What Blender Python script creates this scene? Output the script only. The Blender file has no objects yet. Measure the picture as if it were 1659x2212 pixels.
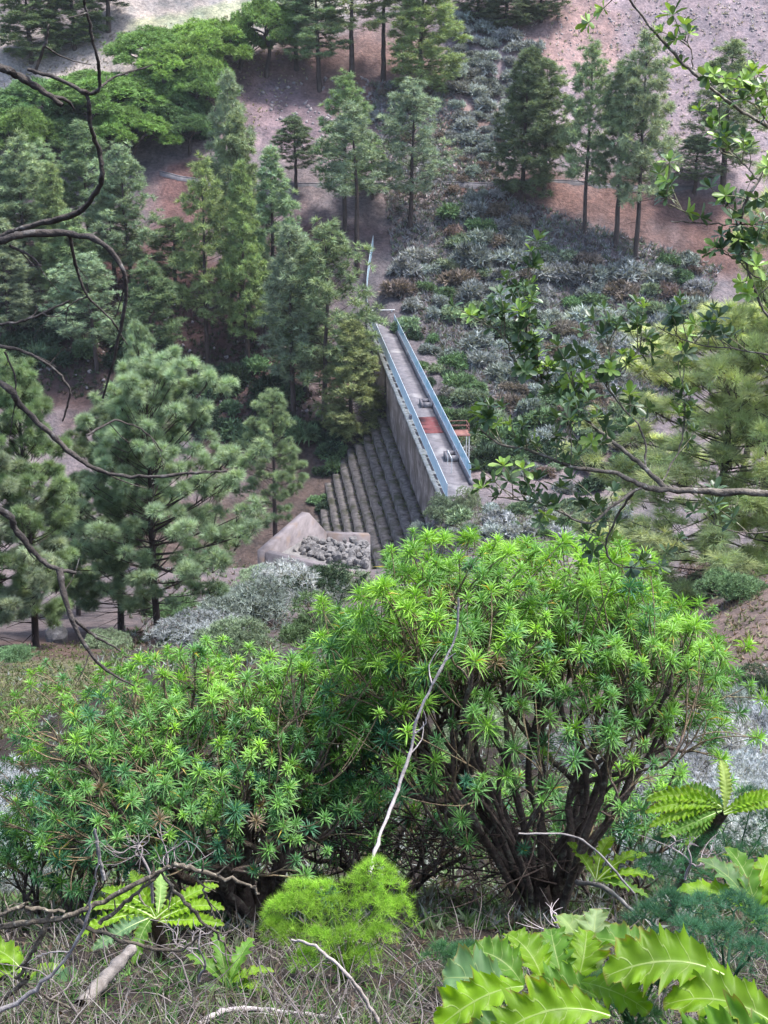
import bpy, math
import numpy as np
from math import radians, sin, cos, pi, tan, sqrt

# ------------------------------------------------------------------ camera, world, sun
sc = bpy.context.scene
COL = sc.collection
PITCH = radians(20.0)
F = 3194.0                                   # focal length in units of a 1659 x 2212 frame
cam_d = bpy.data.cameras.new('camera')
cam_d.sensor_fit = 'VERTICAL'; cam_d.sensor_height = 24.0; cam_d.lens = 24.0 * F / 2212.0
cam_d.clip_start = 0.05; cam_d.clip_end = 3000
cam = bpy.data.objects.new('camera', cam_d); COL.objects.link(cam)
cam.location = (0, 0, 0); cam.rotation_euler = (radians(90) - PITCH, 0, 0)
sc.camera = cam

SUN_EL, SUN_AZ = radians(68), radians(84)    # azimuth clockwise from +Y
w = bpy.data.worlds.new('World'); sc.world = w; w.use_nodes = True
nt = w.node_tree; bg = nt.nodes['Background']
sky = nt.nodes.new('ShaderNodeTexSky'); sky.sky_type = 'NISHITA'; sky.sun_disc = False
sky.sun_elevation = SUN_EL; sky.sun_rotation = SUN_AZ
sky.air_density = 1.0; sky.dust_density = 2.5; sky.ozone_density = 1.0
nt.links.new(sky.outputs[0], bg.inputs[0]); bg.inputs[1].default_value = 0.15
sl = bpy.data.lights.new('sun', 'SUN'); sl.energy = 2.3; sl.angle = radians(10); sl.color = (1, .975, .94)
so = bpy.data.objects.new('sun', sl); COL.objects.link(so)
so.rotation_euler = (pi / 2 - SUN_EL, 0, pi - SUN_AZ); so.location = (0, 0, 60)
sc.view_settings.view_transform = 'Standard'; sc.view_settings.look = 'None'
sc.view_settings.exposure = 1.75; sc.view_settings.gamma = 1.0
sc.cycles.max_bounces = 6; sc.cycles.diffuse_bounces = 3; sc.cycles.transmission_bounces = 4
sc.cycles.transparent_max_bounces = 8; sc.cycles.glossy_bounces = 2
HAZE_DENSITY = 0.00009

# ------------------------------------------------------------------ helpers
CP, SP = cos(PITCH), sin(PITCH)
def A(*v): return np.array(v, dtype=float)
def nrm(v): return v / np.maximum(np.linalg.norm(v, axis=-1, keepdims=True), 1e-9)
def ray(u, v):
    a = (u - 829.5) / F; b = (1106 - v) / F
    return A(a, CP + b * SP, -SP + b * CP)
def pix(u, v, y):
    d = ray(u, v); return d * (y / d[1])

def proj_u(p): return 829.5 + F * p[0] / (p[1] * CP - p[2] * SP)
def proj_v(p): return 1106 - F * (p[1] * SP + p[2] * CP) / (p[1] * CP - p[2] * SP)
def hash2(ix, iy, s):
    h = (ix.astype(np.int64) * 374761393 + iy.astype(np.int64) * 668265263 + s * 974634777) & 0x7fffffff
    h = ((h ^ (h >> 13)) * 1274126177) & 0x7fffffff
    return ((h ^ (h >> 16)) & 0xffff) / 65535.0
def vnoise(x, y, s=0):
    x = np.asarray(x, float); y = np.asarray(y, float)
    ix = np.floor(x); iy = np.floor(y); fx = x - ix; fy = y - iy
    fx = fx * fx * (3 - 2 * fx); fy = fy * fy * (3 - 2 * fy)
    a = hash2(ix, iy, s); b = hash2(ix + 1, iy, s); c = hash2(ix, iy + 1, s); d = hash2(ix + 1, iy + 1, s)
    return (a * (1 - fx) + b * fx) * (1 - fy) + (c * (1 - fx) + d * fx) * fy
def fbm(x, y, s=0, o=4):
    r = 0; amp = .5; t = 0
    for k in range(o):
        r = r + amp * vnoise(x * 2 ** k, y * 2 ** k, s + k * 17); t += amp; amp *= .5
    return r / t - .5
def sstep(a, b, x):
    t = np.clip((np.asarray(x, float) - a) / (b - a), 0, 1); return t * t * (3 - 2 * t)

def tag(o, label=None, cat=None, group=None, kind=None):
    if label: o['label'] = label
    if cat: o['category'] = cat
    if group: o['group'] = group
    if kind: o['kind'] = kind
    return o
def empty(name, loc, label, cat, group=None, rz=0):
    o = bpy.data.objects.new(name, None); COL.objects.link(o)
    o.location = loc; o.rotation_euler = (0, 0, rz); o.empty_display_size = .2
    return tag(o, label, cat, group)
def mesh_of(name, parts, smooth=False):
    """parts: list of (V, F, C) with F an int array (k,3) or (k,4), C (n,3) or None"""
    Vs, Cs, loops, tot = [], [], [], []
    off = 0
    for V, Fc, C in parts:
        V = np.asarray(V, float).reshape(-1, 3)
        Vs.append(V)
        Cs.append(np.ones((len(V), 3)) if C is None else np.broadcast_to(np.asarray(C, float), (len(V), 3)))
        Fc = np.asarray(Fc, int)
        loops.append((Fc + off).ravel()); tot.append(np.full(len(Fc), Fc.shape[1])); off += len(V)
    V = np.concatenate(Vs); C = np.concatenate(Cs); L = np.concatenate(loops); T = np.concatenate(tot)
    me = bpy.data.meshes.new(name)
    me.vertices.add(len(V)); me.vertices.foreach_set('co', V.astype(np.float32).ravel())
    me.loops.add(len(L)); me.loops.foreach_set('vertex_index', L.astype(np.int32))
    me.polygons.add(len(T))
    st = np.concatenate([[0], np.cumsum(T)[:-1]])
    me.polygons.foreach_set('loop_start', st.astype(np.int32))
    me.polygons.foreach_set('loop_total', T.astype(np.int32))
    if smooth: me.polygons.foreach_set('use_smooth', np.ones(len(T), bool))
    at = me.color_attributes.new('tint', 'FLOAT_COLOR', 'POINT')
    at.data.foreach_set('color', np.concatenate([C, np.ones((len(C), 1))], 1).astype(np.float32).ravel())
    me.update(calc_edges=True); me.validate()
    return me
def obj(name, parts, mat, parent=None, smooth=False, loc=None):
    me = parts if isinstance(parts, bpy.types.Mesh) else mesh_of(name, parts, smooth)
    if mat is not None and not me.materials: me.materials.append(mat)
    o = bpy.data.objects.new(name, me); COL.objects.link(o)
    if parent is not None: o.parent = parent
    if loc is not None: o.location = loc
    return o
def copy_tree(root):
    r = root.copy(); COL.objects.link(r)
    for ch in list(root.children):
        c = ch.copy(); COL.objects.link(c); c.parent = r
        for g in list(ch.children):
            d = g.copy(); COL.objects.link(d); d.parent = c
    return r

def spline(P, n):
    P = np.asarray(P, float)
    if len(P) < 3:
        t = np.linspace(0, 1, n)[:, None]; return P[0] * (1 - t) + P[-1] * t
    Q = np.concatenate([[2 * P[0] - P[1]], P, [2 * P[-1] - P[-2]]])
    ts = np.linspace(0, len(P) - 1 - 1e-9, n); i = ts.astype(int); t = (ts - i)[:, None]
    a, b, c, d = Q[i], Q[i + 1], Q[i + 2], Q[i + 3]
    return .5 * (2 * b + (c - a) * t + (2 * a - 5 * b + 4 * c - d) * t ** 2 + (3 * b - a - 3 * c + d) * t ** 3)
def tube(P, R, sides=5, col=None):
    P = np.asarray(P, float); n = len(P)
    R = np.broadcast_to(np.asarray(R, float), (n,))
    T = nrm(np.gradient(P, axis=0))
    ref = A(0, 0, 1) if abs(nrm(P[-1] - P[0])[2]) < .8 else A(.3, 1, 0)
    X = nrm(np.cross(T, ref)); Y = np.cross(T, X)
    a = np.linspace(0, 2 * pi, sides, endpoint=False)
    V = P[:, None] + R[:, None, None] * (X[:, None] * np.cos(a)[None, :, None] + Y[:, None] * np.sin(a)[None, :, None])
    V = np.concatenate([V.reshape(-1, 3), P[:1], P[-1:]])
    i = np.arange(n - 1)[:, None] * sides; j = np.arange(sides)[None]; j2 = (j + 1) % sides
    Fq = np.stack([i + j, i + j2, i + sides + j2, i + sides + j], -1).reshape(-1, 4)
    jj = np.arange(sides); e = n * sides
    F0 = np.stack([jj * 0 + e, (jj + 1) % sides, jj, jj * 0 + e], -1)[:, :3]
    F1 = np.stack([jj * 0 + e + 1, (n - 1) * sides + jj, (n - 1) * sides + (jj + 1) % sides], -1)
    return [(V, Fq, col), (V, np.concatenate([F0, F1]), col)] if False else [(V, np.concatenate([Fq, np.stack([F0[:, 0], F0[:, 1], F0[:, 2], F0[:, 2]], -1)[:0]]), col)]
def box(x0, x1, y0, y1, z0, z1, M=None):
    V = A(x0, y0, z0, x1, y0, z0, x1, y1, z0, x0, y1, z0, x0, y0, z1, x1, y0, z1, x1, y1, z1, x0, y1, z1).reshape(8, 3)
    if M is not None: V = M(V)
    Fq = np.array([[0, 3, 2, 1], [4, 5, 6, 7], [0, 1, 5, 4], [1, 2, 6, 5], [2, 3, 7, 6], [3, 0, 4, 7]])
    return (V, Fq, None)
def inst(TV, TF, pos, D, N, S, C=None, shade=None):
    """copies of a leaf template: x along D, z along N, scaled by S"""
    B = np.cross(N, D); S = np.asarray(S, float)
    S = S[:, None, None] if S.ndim == 1 else S[:, None, :]
    L = TV[None] * S
    V = pos[:, None] + L[..., :1] * D[:, None] + L[..., 1:2] * B[:, None] + L[..., 2:] * N[:, None]
    m = len(TV); k = len(pos)
    Fa = (TF[None] + (np.arange(k) * m)[:, None, None]).reshape(-1, TF.shape[1])
    if C is not None:
        C = np.repeat(C[:, None], m, 1)
        if shade is not None: C = C * shade[None, :, None]
        C = C.reshape(-1, 3)
    return (V.reshape(-1, 3), Fa, C)
def perp(D, r):
    q = r.normal(size=D.shape); q -= D * (q * D).sum(-1, keepdims=True); return nrm(q)

NEEDLE = (A(0, -.5, 0, 0, .5, 0, 1, 0, 0).reshape(3, 3), np.array([[0, 1, 2]]))
LANCE = (A(0, 0, 0, .5, .5, .12, .5, 0, .06, .5, -.5, .12, 1, 0, -.12, .2, .28, .06, .2, -.28, .06, .2, 0, .02).reshape(8, 3),
         np.array([[0, 7, 5, 5], [0, 6, 7, 7], [7, 2, 1, 5], [6, 3, 2, 7], [2, 4, 1, 1], [3, 4, 2, 2]]))
LANCE = (LANCE[0], np.array([[0, 7, 5], [0, 6, 7], [7, 2, 1], [7, 1, 5], [6, 3, 2], [6, 2, 7], [2, 4, 1], [3, 4, 2]]))
OVATE = (A(0, 0, 0, .35, .28, .05, .7, .42, .05, .92, .25, 0, 1, 0, -.05, .92, -.25, 0, .7, -.42, .05, .35, -.28, .05, .35, 0, .0, .7, 0, -.03).reshape(10, 3),
         np.array([[0, 8, 1], [8, 9, 2], [8, 2, 1], [9, 3, 2], [9, 4, 3], [0, 7, 8], [7, 6, 8], [6, 9, 8], [6, 5, 9], [5, 4, 9]]))

def tufts(pos, axis, n, length, width, r, spread=.9, col=None, jit=.18):
    k = len(pos)
    ax = np.repeat(axis, n, 0)
    D = nrm(ax * .75 + spread * nrm(r.normal(size=(k * n, 3))))
    L = length * r.uniform(.65, 1.1, k * n)
    p = np.repeat(pos, n, 0)
    N = perp(D, r)
    S = np.stack([L, np.full(k * n, width), np.full(k * n, 1.)], -1)
    C = None
    if col is not None:
        C = np.repeat(col, n, 0) * r.uniform(1 - jit, 1 + jit, (k * n, 1))
    return inst(NEEDLE[0], NEEDLE[1], p, D, N, S, C)

def skel(base, tips, r, rt, d0=(0, 0, 1), ks=(2, 3), fr=(.35, .5), expo=.42, jitter=.04, seg=5):
    """a branching skeleton that reaches every tip; returns polylines, radii, and the direction at each tip"""
    tips = np.asarray(tips, float); out = []; tdir = np.zeros_like(tips)
    def bez(p0, d, p1):
        l = np.linalg.norm(p1 - p0); c = p0 + nrm(d) * l * .45
        t = np.linspace(0, 1, seg)[:, None]
        return p0 * (1 - t) ** 2 + 2 * c * t * (1 - t) + p1 * t * t
    stack = [(np.asarray(base, float), np.arange(len(tips)), nrm(np.asarray(d0, float)))]
    while stack:
        node, idx, d = stack.pop()
        n = len(idx)
        if n == 1:
            P = bez(node, d, tips[idx[0]]); out.append((P, np.linspace(rt, rt * .6, seg), 1))
            tdir[idx[0]] = nrm(P[-1] - P[-2]); continue
        c = tips[idx].mean(0)
        p = node + (c - node) * r.uniform(*fr)
        p = p + r.normal(size=3) * jitter * np.linalg.norm(c - node)
        P = bez(node, d, p); R1 = rt * n ** expo
        k = min(n, int(r.integers(ks[0], ks[1] + 1)))
        out.append((P, np.linspace(R1 * 1.04, R1 * .92, seg), n))
        cen = tips[r.choice(idx, k, replace=False)]
        for _ in range(4):
            a = ((tips[idx][:, None] - cen[None]) ** 2).sum(-1).argmin(1)
            for q in range(k):
                if (a == q).any(): cen[q] = tips[idx][a == q].mean(0)
        if len(set(a)) == 1: a = np.arange(n) % k
        dn = nrm(P[-1] - P[-2])
        for q in range(k):
            if (a == q).any(): stack.append((p, idx[a == q], nrm(dn + .6 * nrm(cen[q] - p))))
    return out, tdir

# ------------------------------------------------------------------ materials
def new_mat(name):
    m = bpy.data.materials.new(name); m.use_nodes = True
    nt = m.node_tree; nt.nodes.clear(); return m, nt
def N(nt, t, **k):
    n = nt.nodes.new(t)
    for a, b in k.items(): setattr(n, a, b)
    return n
def ramp(nt, stops):
    n = nt.nodes.new('ShaderNodeValToRGB'); e = n.color_ramp.elements
    while len(e) < len(stops): e.new(.5)
    for i, (p, c) in enumerate(stops): e[i].position = p; e[i].color = (*c, 1) if len(c) == 3 else c
    return n
def mixc(nt, a, b, f, mode='MIX'):
    n = nt.nodes.new('ShaderNodeMix'); n.data_type = 'RGBA'; n.blend_type = mode
    for s, v in ((n.inputs[6], a), (n.inputs[7], b), (n.inputs[0], f)):
        if isinstance(v, bpy.types.NodeSocket): nt.links.new(v, s)
        elif isinstance(v, (int, float)): s.default_value = v
        else: s.default_value = (*v, 1)
    return n.outputs[2]
def leaf_mat(name, base, trans=.3, rough=.55, spec=.3, objcol=False, noise=0.0, nscale=6.0, back=None):
    m, nt = new_mat(name); L = nt.links.new
    at = N(nt, 'ShaderNodeAttribute', attribute_name='tint')
    c = mixc(nt, at.outputs[0], base, 1.0, 'MULTIPLY')
    if objcol:
        oi = N(nt, 'ShaderNodeObjectInfo'); c = mixc(nt, c, oi.outputs['Color'], 1.0, 'MULTIPLY')
    if noise:
        tc = N(nt, 'ShaderNodeTexCoord'); no = N(nt, 'ShaderNodeTexNoise'); no.inputs['Scale'].default_value = nscale
        L(tc.outputs['Object'], no.inputs['Vector'])
        rp = ramp(nt, [(.3, (1 - noise,) * 3), (.7, (1 + noise,) * 3)]); L(no.outputs[0], rp.inputs[0])
        c = mixc(nt, c, rp.outputs[0], 1.0, 'MULTIPLY')
    p = N(nt, 'ShaderNodeBsdfPrincipled'); p.inputs['Roughness'].default_value = rough
    p.inputs['Specular IOR Level'].default_value = spec; L(c, p.inputs['Base Color'])
    t = N(nt, 'ShaderNodeBsdfTranslucent')
    tc2 = mixc(nt, c, (1.15, 1.1, .55), 1.0, 'MULTIPLY'); L(tc2, t.inputs[0])
    mx = N(nt, 'ShaderNodeMixShader'); mx.inputs[0].default_value = trans
    L(p.outputs[0], mx.inputs[1]); L(t.outputs[0], mx.inputs[2])
    o = N(nt, 'ShaderNodeOutputMaterial'); L(mx.outputs[0], o.inputs[0]); return m
def rough_mat(name, c0, c1, scale=3.0, c2=None, scale2=12.0, bump=.3, rough=.9, stretch=(1, 1, 1), use_tint=False, coord='Object', t2=(.55, .7)):
    m, nt = new_mat(name); L = nt.links.new
    tc = N(nt, 'ShaderNodeTexCoord'); mp = N(nt, 'ShaderNodeMapping'); mp.inputs['Scale'].default_value = stretch
    L(tc.outputs[coord], mp.inputs[0])
    n1 = N(nt, 'ShaderNodeTexNoise'); n1.inputs['Scale'].default_value = scale; n1.inputs['Detail'].default_value = 8; n1.inputs['Roughness'].default_value = .65
    L(mp.outputs[0], n1.inputs['Vector'])
    r1 = ramp(nt, [(.32, c0), (.68, c1)]); L(n1.outputs[0], r1.inputs[0]); c = r1.outputs[0]
    n2 = N(nt, 'ShaderNodeTexNoise'); n2.inputs['Scale'].default_value = scale2; n2.inputs['Detail'].default_value = 6
    L(mp.outputs[0], n2.inputs['Vector'])
    if c2 is not None:
        r2 = ramp(nt, [(t2[0], (0, 0, 0)), (t2[1], (1, 1, 1))]); L(n2.outputs[0], r2.inputs[0])
        c = mixc(nt, c, c2, r2.outputs[0])
    if use_tint:
        at = N(nt, 'ShaderNodeAttribute', attribute_name='tint'); c = mixc(nt, c, at.outputs[0], 1.0, 'MULTIPLY')
    p = N(nt, 'ShaderNodeBsdfPrincipled'); p.inputs['Roughness'].default_value = rough; p.inputs['Specular IOR Level'].default_value = .2
    L(c, p.inputs['Base Color'])
    if bump:
        b = N(nt, 'ShaderNodeBump'); b.inputs['Strength'].default_value = bump; b.inputs['Distance'].default_value = .05
        ad = N(nt, 'ShaderNodeMath', operation='ADD'); L(n1.outputs[0], ad.inputs[0]); L(n2.outputs[0], ad.inputs[1])
        L(ad.outputs[0], b.inputs['Height']); L(b.outputs[0], p.inputs['Normal'])
    o = N(nt, 'ShaderNodeOutputMaterial'); L(p.outputs[0], o.inputs[0]); return m
def plain(name, c, rough=.6, metal=0.0):
    return rough_mat(name, tuple(x * .85 for x in c), tuple(min(1, x * 1.12) for x in c), 5, bump=.08, rough=rough)

M = {}
M['pine_bark'] = rough_mat('pine_bark', (.035, .026, .024), (.085, .065, .058), 2.5, bump=.6, stretch=(1, 1, .3))
M['needles'] = leaf_mat('pine_needles', (1, 1, 1), .25, .6, .25, objcol=True)
M['shrub'] = leaf_mat('shrub_leaves', (1, 1, 1), .2, .75, .15, objcol=True)
M['stem'] = rough_mat('shrub_stem', (.06, .045, .04), (.14, .11, .1), 8, bump=.4)
M['spurge'] = leaf_mat('spurge_leaves', (1, 1, 1), .32, .45, .4)
M['spurge_stem'] = rough_mat('spurge_stem', (.045, .033, .027), (.13, .095, .075), 14, c2=(.17, .165, .12), scale2=22, bump=.6, use_tint=True, t2=(.56, .68))
M['leafy'] = leaf_mat('glossy_leaves', (1, 1, 1), .28, .38, .5)
M['branch_bark'] = rough_mat('branch_bark', (.07, .06, .052), (.2, .18, .155), 20, c2=(.3, .29, .26), scale2=45, bump=.5, use_tint=True, t2=(.58, .66))
M['dead_wood'] = rough_mat('dead_wood', (.16, .145, .14), (.36, .335, .33), 16, bump=.4, stretch=(1, 1, 1), use_tint=True)
M['fennel'] = leaf_mat('fennel_leaves', (1, 1, 1), .4, .6, .2)
M['grass'] = leaf_mat('dry_grass', (1, 1, 1), .2, .8, .1)
M['concrete'] = rough_mat('concrete', (.08, .075, .085), (.165, .155, .17), 1.2, c2=(.25, .24, .245), scale2=.35, bump=.25)
M['wall_concrete'] = rough_mat('pen_concrete', (.10, .085, .088), (.2, .175, .178), 1.2, c2=(.16, .12, .10), scale2=.8, bump=.3)
M['dam_face'] = rough_mat('dam_face', (.035, .03, .03), (.16, .143, .143), 1.3, c2=(.05, .043, .04), scale2=.45, bump=.5, stretch=(.8, .8, .8), t2=(.44, .58))
M['dam_step'] = rough_mat('dam_steps', (.03, .026, .024), (.15, .133, .127), 1.8, c2=(.035, .036, .02), scale2=.7, bump=.5, t2=(.5, .68))
M['ledge'] = rough_mat('pale_ledge', (.18, .18, .165), (.42, .42, .39), 1.5, c2=(.16, .17, .11), scale2=2.5, bump=.2)
M['red'] = rough_mat('red_paint', (.10, .032, .034), (.14, .046, .048), 1.2, c2=(.12, .085, .085), scale2=2.0, bump=.1)
M['rust'] = plain('rusty_red_steel', (.19, .09, .075))
M['steel'] = plain('galvanised_steel', (.42, .48, .52))
M['white_pipe'] = plain('white_steel', (.6, .62, .62))
M['dark'] = plain('painted_shade', (.02, .02, .022))  # near-black colour standing for the shade inside the hatch boxes
M['rock'] = rough_mat('rock', (.075, .07, .07), (.2, .19, .185), 2.2, bump=.6, coord='Object')
M['stone'] = rough_mat('loose_stone', (.14, .12, .12), (.32, .28, .28), 1.2, bump=.4)
M['trunk_grey'] = rough_mat('weathered_log', (.10, .085, .075), (.26, .23, .21), 10, bump=.6)

def netting():
    m, nt = new_mat('blue_netting'); L = nt.links.new
    p = N(nt, 'ShaderNodeBsdfPrincipled'); p.inputs['Base Color'].default_value = (.32, .52, .62, 1); p.inputs['Roughness'].default_value = .6
    t = N(nt, 'ShaderNodeBsdfTransparent'); mx = N(nt, 'ShaderNodeMixShader')
    tc = N(nt, 'ShaderNodeTexCoord'); no = N(nt, 'ShaderNodeTexNoise'); no.inputs['Scale'].default_value = 1.5
    L(tc.outputs['Object'], no.inputs['Vector'])
    rp = ramp(nt, [(.3, (.66,) * 3), (.7, (.84,) * 3)]); L(no.outputs[0], rp.inputs[0]); L(rp.outputs[0], mx.inputs[0])
    L(t.outputs[0], mx.inputs[1]); L(p.outputs[0], mx.inputs[2])
    o = N(nt, 'ShaderNodeOutputMaterial'); L(mx.outputs[0], o.inputs[0]); return m
M['netting'] = netting()

def thistle_mat():
    m, nt = new_mat('sow_thistle_leaf'); L = nt.links.new
    at = N(nt, 'ShaderNodeAttribute', attribute_name='tint')
    uv = N(nt, 'ShaderNodeAttribute', attribute_name='leaf_uv'); sx = N(nt, 'ShaderNodeSeparateXYZ'); L(uv.outputs['Vector'], sx.inputs[0])
    ab = N(nt, 'ShaderNodeMath', operation='ABSOLUTE'); L(sx.outputs[1], ab.inputs[0])
    # side veins: one per lobe, running forward towards the margin
    mu = N(nt, 'ShaderNodeMath', operation='MULTIPLY'); L(ab.outputs[0], mu.inputs[0]); mu.inputs[1].default_value = .55
    su = N(nt, 'ShaderNodeMath', operation='SUBTRACT'); L(sx.outputs[0], su.inputs[0]); L(mu.outputs[0], su.inputs[1])
    fr = N(nt, 'ShaderNodeMath', operation='PINGPONG'); L(su.outputs[0], fr.inputs[0]); fr.inputs[1].default_value = .5
    r1 = ramp(nt, [(.0, (1, 1, 1)), (.035, (0, 0, 0))]); L(fr.outputs[0], r1.inputs[0])
    r2 = ramp(nt, [(.025, (1, 1, 1)), (.045, (0, 0, 0))]); L(ab.outputs[0], r2.inputs[0])
    mx1 = N(nt, 'ShaderNodeMath', operation='MAXIMUM'); L(r1.outputs[0], mx1.inputs[0]); L(r2.outputs[0], mx1.inputs[1])
    ml = N(nt, 'ShaderNodeMath', operation='MULTIPLY'); L(mx1.outputs[0], ml.inputs[0]); ml.inputs[1].default_value = .5
    tc = N(nt, 'ShaderNodeTexCoord'); no = N(nt, 'ShaderNodeTexNoise'); no.inputs['Scale'].default_value = 14; L(tc.outputs['Object'], no.inputs['Vector'])
    rp = ramp(nt, [(.3, (.75, .8, .7)), (.7, (1.2, 1.15, 1.1))]); L(no.outputs[0], rp.inputs[0])
    c0 = mixc(nt, at.outputs[0], rp.outputs[0], 1.0, 'MULTIPLY')
    c = mixc(nt, c0, (.42, .5, .2), ml.outputs[0])
    p = N(nt, 'ShaderNodeBsdfPrincipled'); p.inputs['Roughness'].default_value = .5; p.inputs['Specular IOR Level'].default_value = .3
    L(c, p.inputs['Base Color'])
    b = N(nt, 'ShaderNodeBump'); b.inputs['Strength'].default_value = .35; b.inputs['Distance'].default_value = .004
    L(mx1.outputs[0], b.inputs['Height']); L(b.outputs[0], p.inputs['Normal'])
    t = N(nt, 'ShaderNodeBsdfTranslucent'); L(mixc(nt, c, (1.25, 1.2, .4), 1.0, 'MULTIPLY'), t.inputs[0])
    mx = N(nt, 'ShaderNodeMixShader'); mx.inputs[0].default_value = .5
    L(p.outputs[0], mx.inputs[1]); L(t.outputs[0], mx.inputs[2])
    o = N(nt, 'ShaderNodeOutputMaterial'); L(mx.outputs[0], o.inputs[0]); return m
M['thistle'] = thistle_mat()
M['midrib'] = plain('pale_midrib', (.42, .5, .22))

# ------------------------------------------------------------------ terrain
DAM_O = A(6.4 - 1.6, 131.6); DAM_E = nrm(A(-0.104, 1.0)); DAM_N = A(DAM_E[1], -DAM_E[0])
DAM_Z = -44.5
NEAR = [(-60, 30), (-20, 8), (-4, .2), (0, -1.5), (2.5, -2.5), (5, -4.0), (9, -6.45), (11, -7.5), (14, -9.1), (20, -11.6), (30, -15.2), (45, -21.5), (63, -28.6), (85, -34.4)]
FAR = [(205, -41), (225, -29), (262, -6), (300, 18), (400, 78), (650, 190)]
PL = NEAR + [(95, -41), (110, -54), (126, -62), (150, -62), (168, -58.5), (182, -53), (192, -49)] + FAR
PR = NEAR + [(95, -38.5), (110, -43.0), (120, -43.9), (130, -44.4), (134, -46), (141, -51), (150, -53), (165, -50.2), (180, -48), (199, -43.4)] + FAR[1:]
YG = np.arange(-60, 650, .5)
def table(pts):
    z = np.interp(YG, *zip(*pts)); z2 = z.copy()
    for s in range(3):
        k = np.clip((YG * .04).astype(int), 1, 10)
        cs = np.concatenate([[0], np.cumsum(z2)]); i = np.arange(len(z2))
        a = np.maximum(i - k, 0); b = np.minimum(i + k + 1, len(z2)); z2 = (cs[b] - cs[a]) / (b - a)
    return z2
TL, TR = table(PL), table(PR)
def ground(x, y):
    x = np.asarray(x, float); y = np.asarray(y, float)
    xd = DAM_O[0] - .104 * (y - DAM_O[1])
    k_ = sstep(124, 130, y) * sstep(214, 200, y)
    w_ = sstep(-10 + 10.3 * k_, 1 + 2.0 * k_, x - xd)
    z = np.interp(y, YG, TL) * (1 - w_) + np.interp(y, YG, TR) * w_
    z = z + 3.0 * sstep(.14, .30, x / np.maximum(y, 4)) * sstep(22, 38, y) * sstep(95, 60, y)      # bank on the right
    z = z + sstep(120, 220, y) * (5 * fbm(x / 55, y / 55, 5) + .02 * np.abs(x))                      # spurs of the far slope
    far = sstep(30, 150, y)
    damf = 1 - sstep(12, 6, np.abs(x - xd + 2.5)) * sstep(112, 122, y) * sstep(212, 204, y)
    z = z + fbm(x / 9, y / 9, 1) * (0.5 + 2.4 * far * damf) * sstep(4, 16, y) + fbm(x / 2.2, y / 2.2, 2) * (.14 + .9 * far * damf)
    z = z + fbm(x / .5, y / .5, 3, 3) * .12 * sstep(25, 8, y)
    return z
def hit(u, v, y0=1.5, y1=420.):
    d = ray(u, v); d = d / d[1]
    ys = np.geomspace(y0, y1, int(math.log(y1 / y0) / .018) + 2); P = d[None] * ys[:, None]
    s = np.nonzero(P[:, 2] <= ground(P[:, 0], P[:, 1]))[0]
    i = max(1, s[0] if len(s) else len(ys) - 1); f = np.linspace(ys[i - 1], ys[i], 12); P = d[None] * f[:, None]
    s = np.nonzero(P[:, 2] <= ground(P[:, 0], P[:, 1]))[0]; p = P[s[0] if len(s) else -1]
    return A(p[0], p[1], float(ground(p[0], p[1])))

def hits(U, V, y0=1.5, y1=420.):
    """many rays at once"""
    out = []
    for c in range(0, len(U), 500):
        u = np.asarray(U[c:c + 500]); v = np.asarray(V[c:c + 500]); a = (u - 829.5) / F; b = (1106 - v) / F
        d = np.stack([a, CP + b * SP, -SP + b * CP], -1); d = d / d[:, 1:2]; k = np.arange(len(u))
        ys = np.geomspace(y0, y1, int(math.log(y1 / y0) / .03) + 2)
        below = d[:, 2:] * ys[None] <= ground(d[:, :1] * ys[None], np.repeat(ys[None], len(u), 0))
        below[:, -1] = True; i = np.maximum(below.argmax(1), 1); lo, hi = ys[i - 1], ys[i]
        for _ in range(5):
            m = (lo + hi) / 2; bl = d[:, 2] * m <= ground(d[:, 0] * m, m); hi = np.where(bl, m, hi); lo = np.where(bl, lo, m)
        x = d[:, 0] * hi; out.append(np.stack([x, hi, ground(x, hi)], -1))
    return np.concatenate(out)

ys = np.concatenate([np.arange(-50, -2, 3.), np.arange(-2, 2, .3), np.arange(2, 16, .055), np.geomspace(16, 120, 190), np.arange(121, 290, .9), np.geomspace(291, 640, 40)])
ss = np.linspace(-1, 1, 361)
ss = np.sign(ss) * (np.abs(ss) * .55 + .45 * np.abs(ss) ** 3)
hw = 9 + .62 * np.maximum(ys, 0) + .8 * np.maximum(-ys, 0)
X = ss[None] * hw[:, None]; Y = np.repeat(ys[:, None], len(ss), 1)
Z = ground(X, Y)
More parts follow.
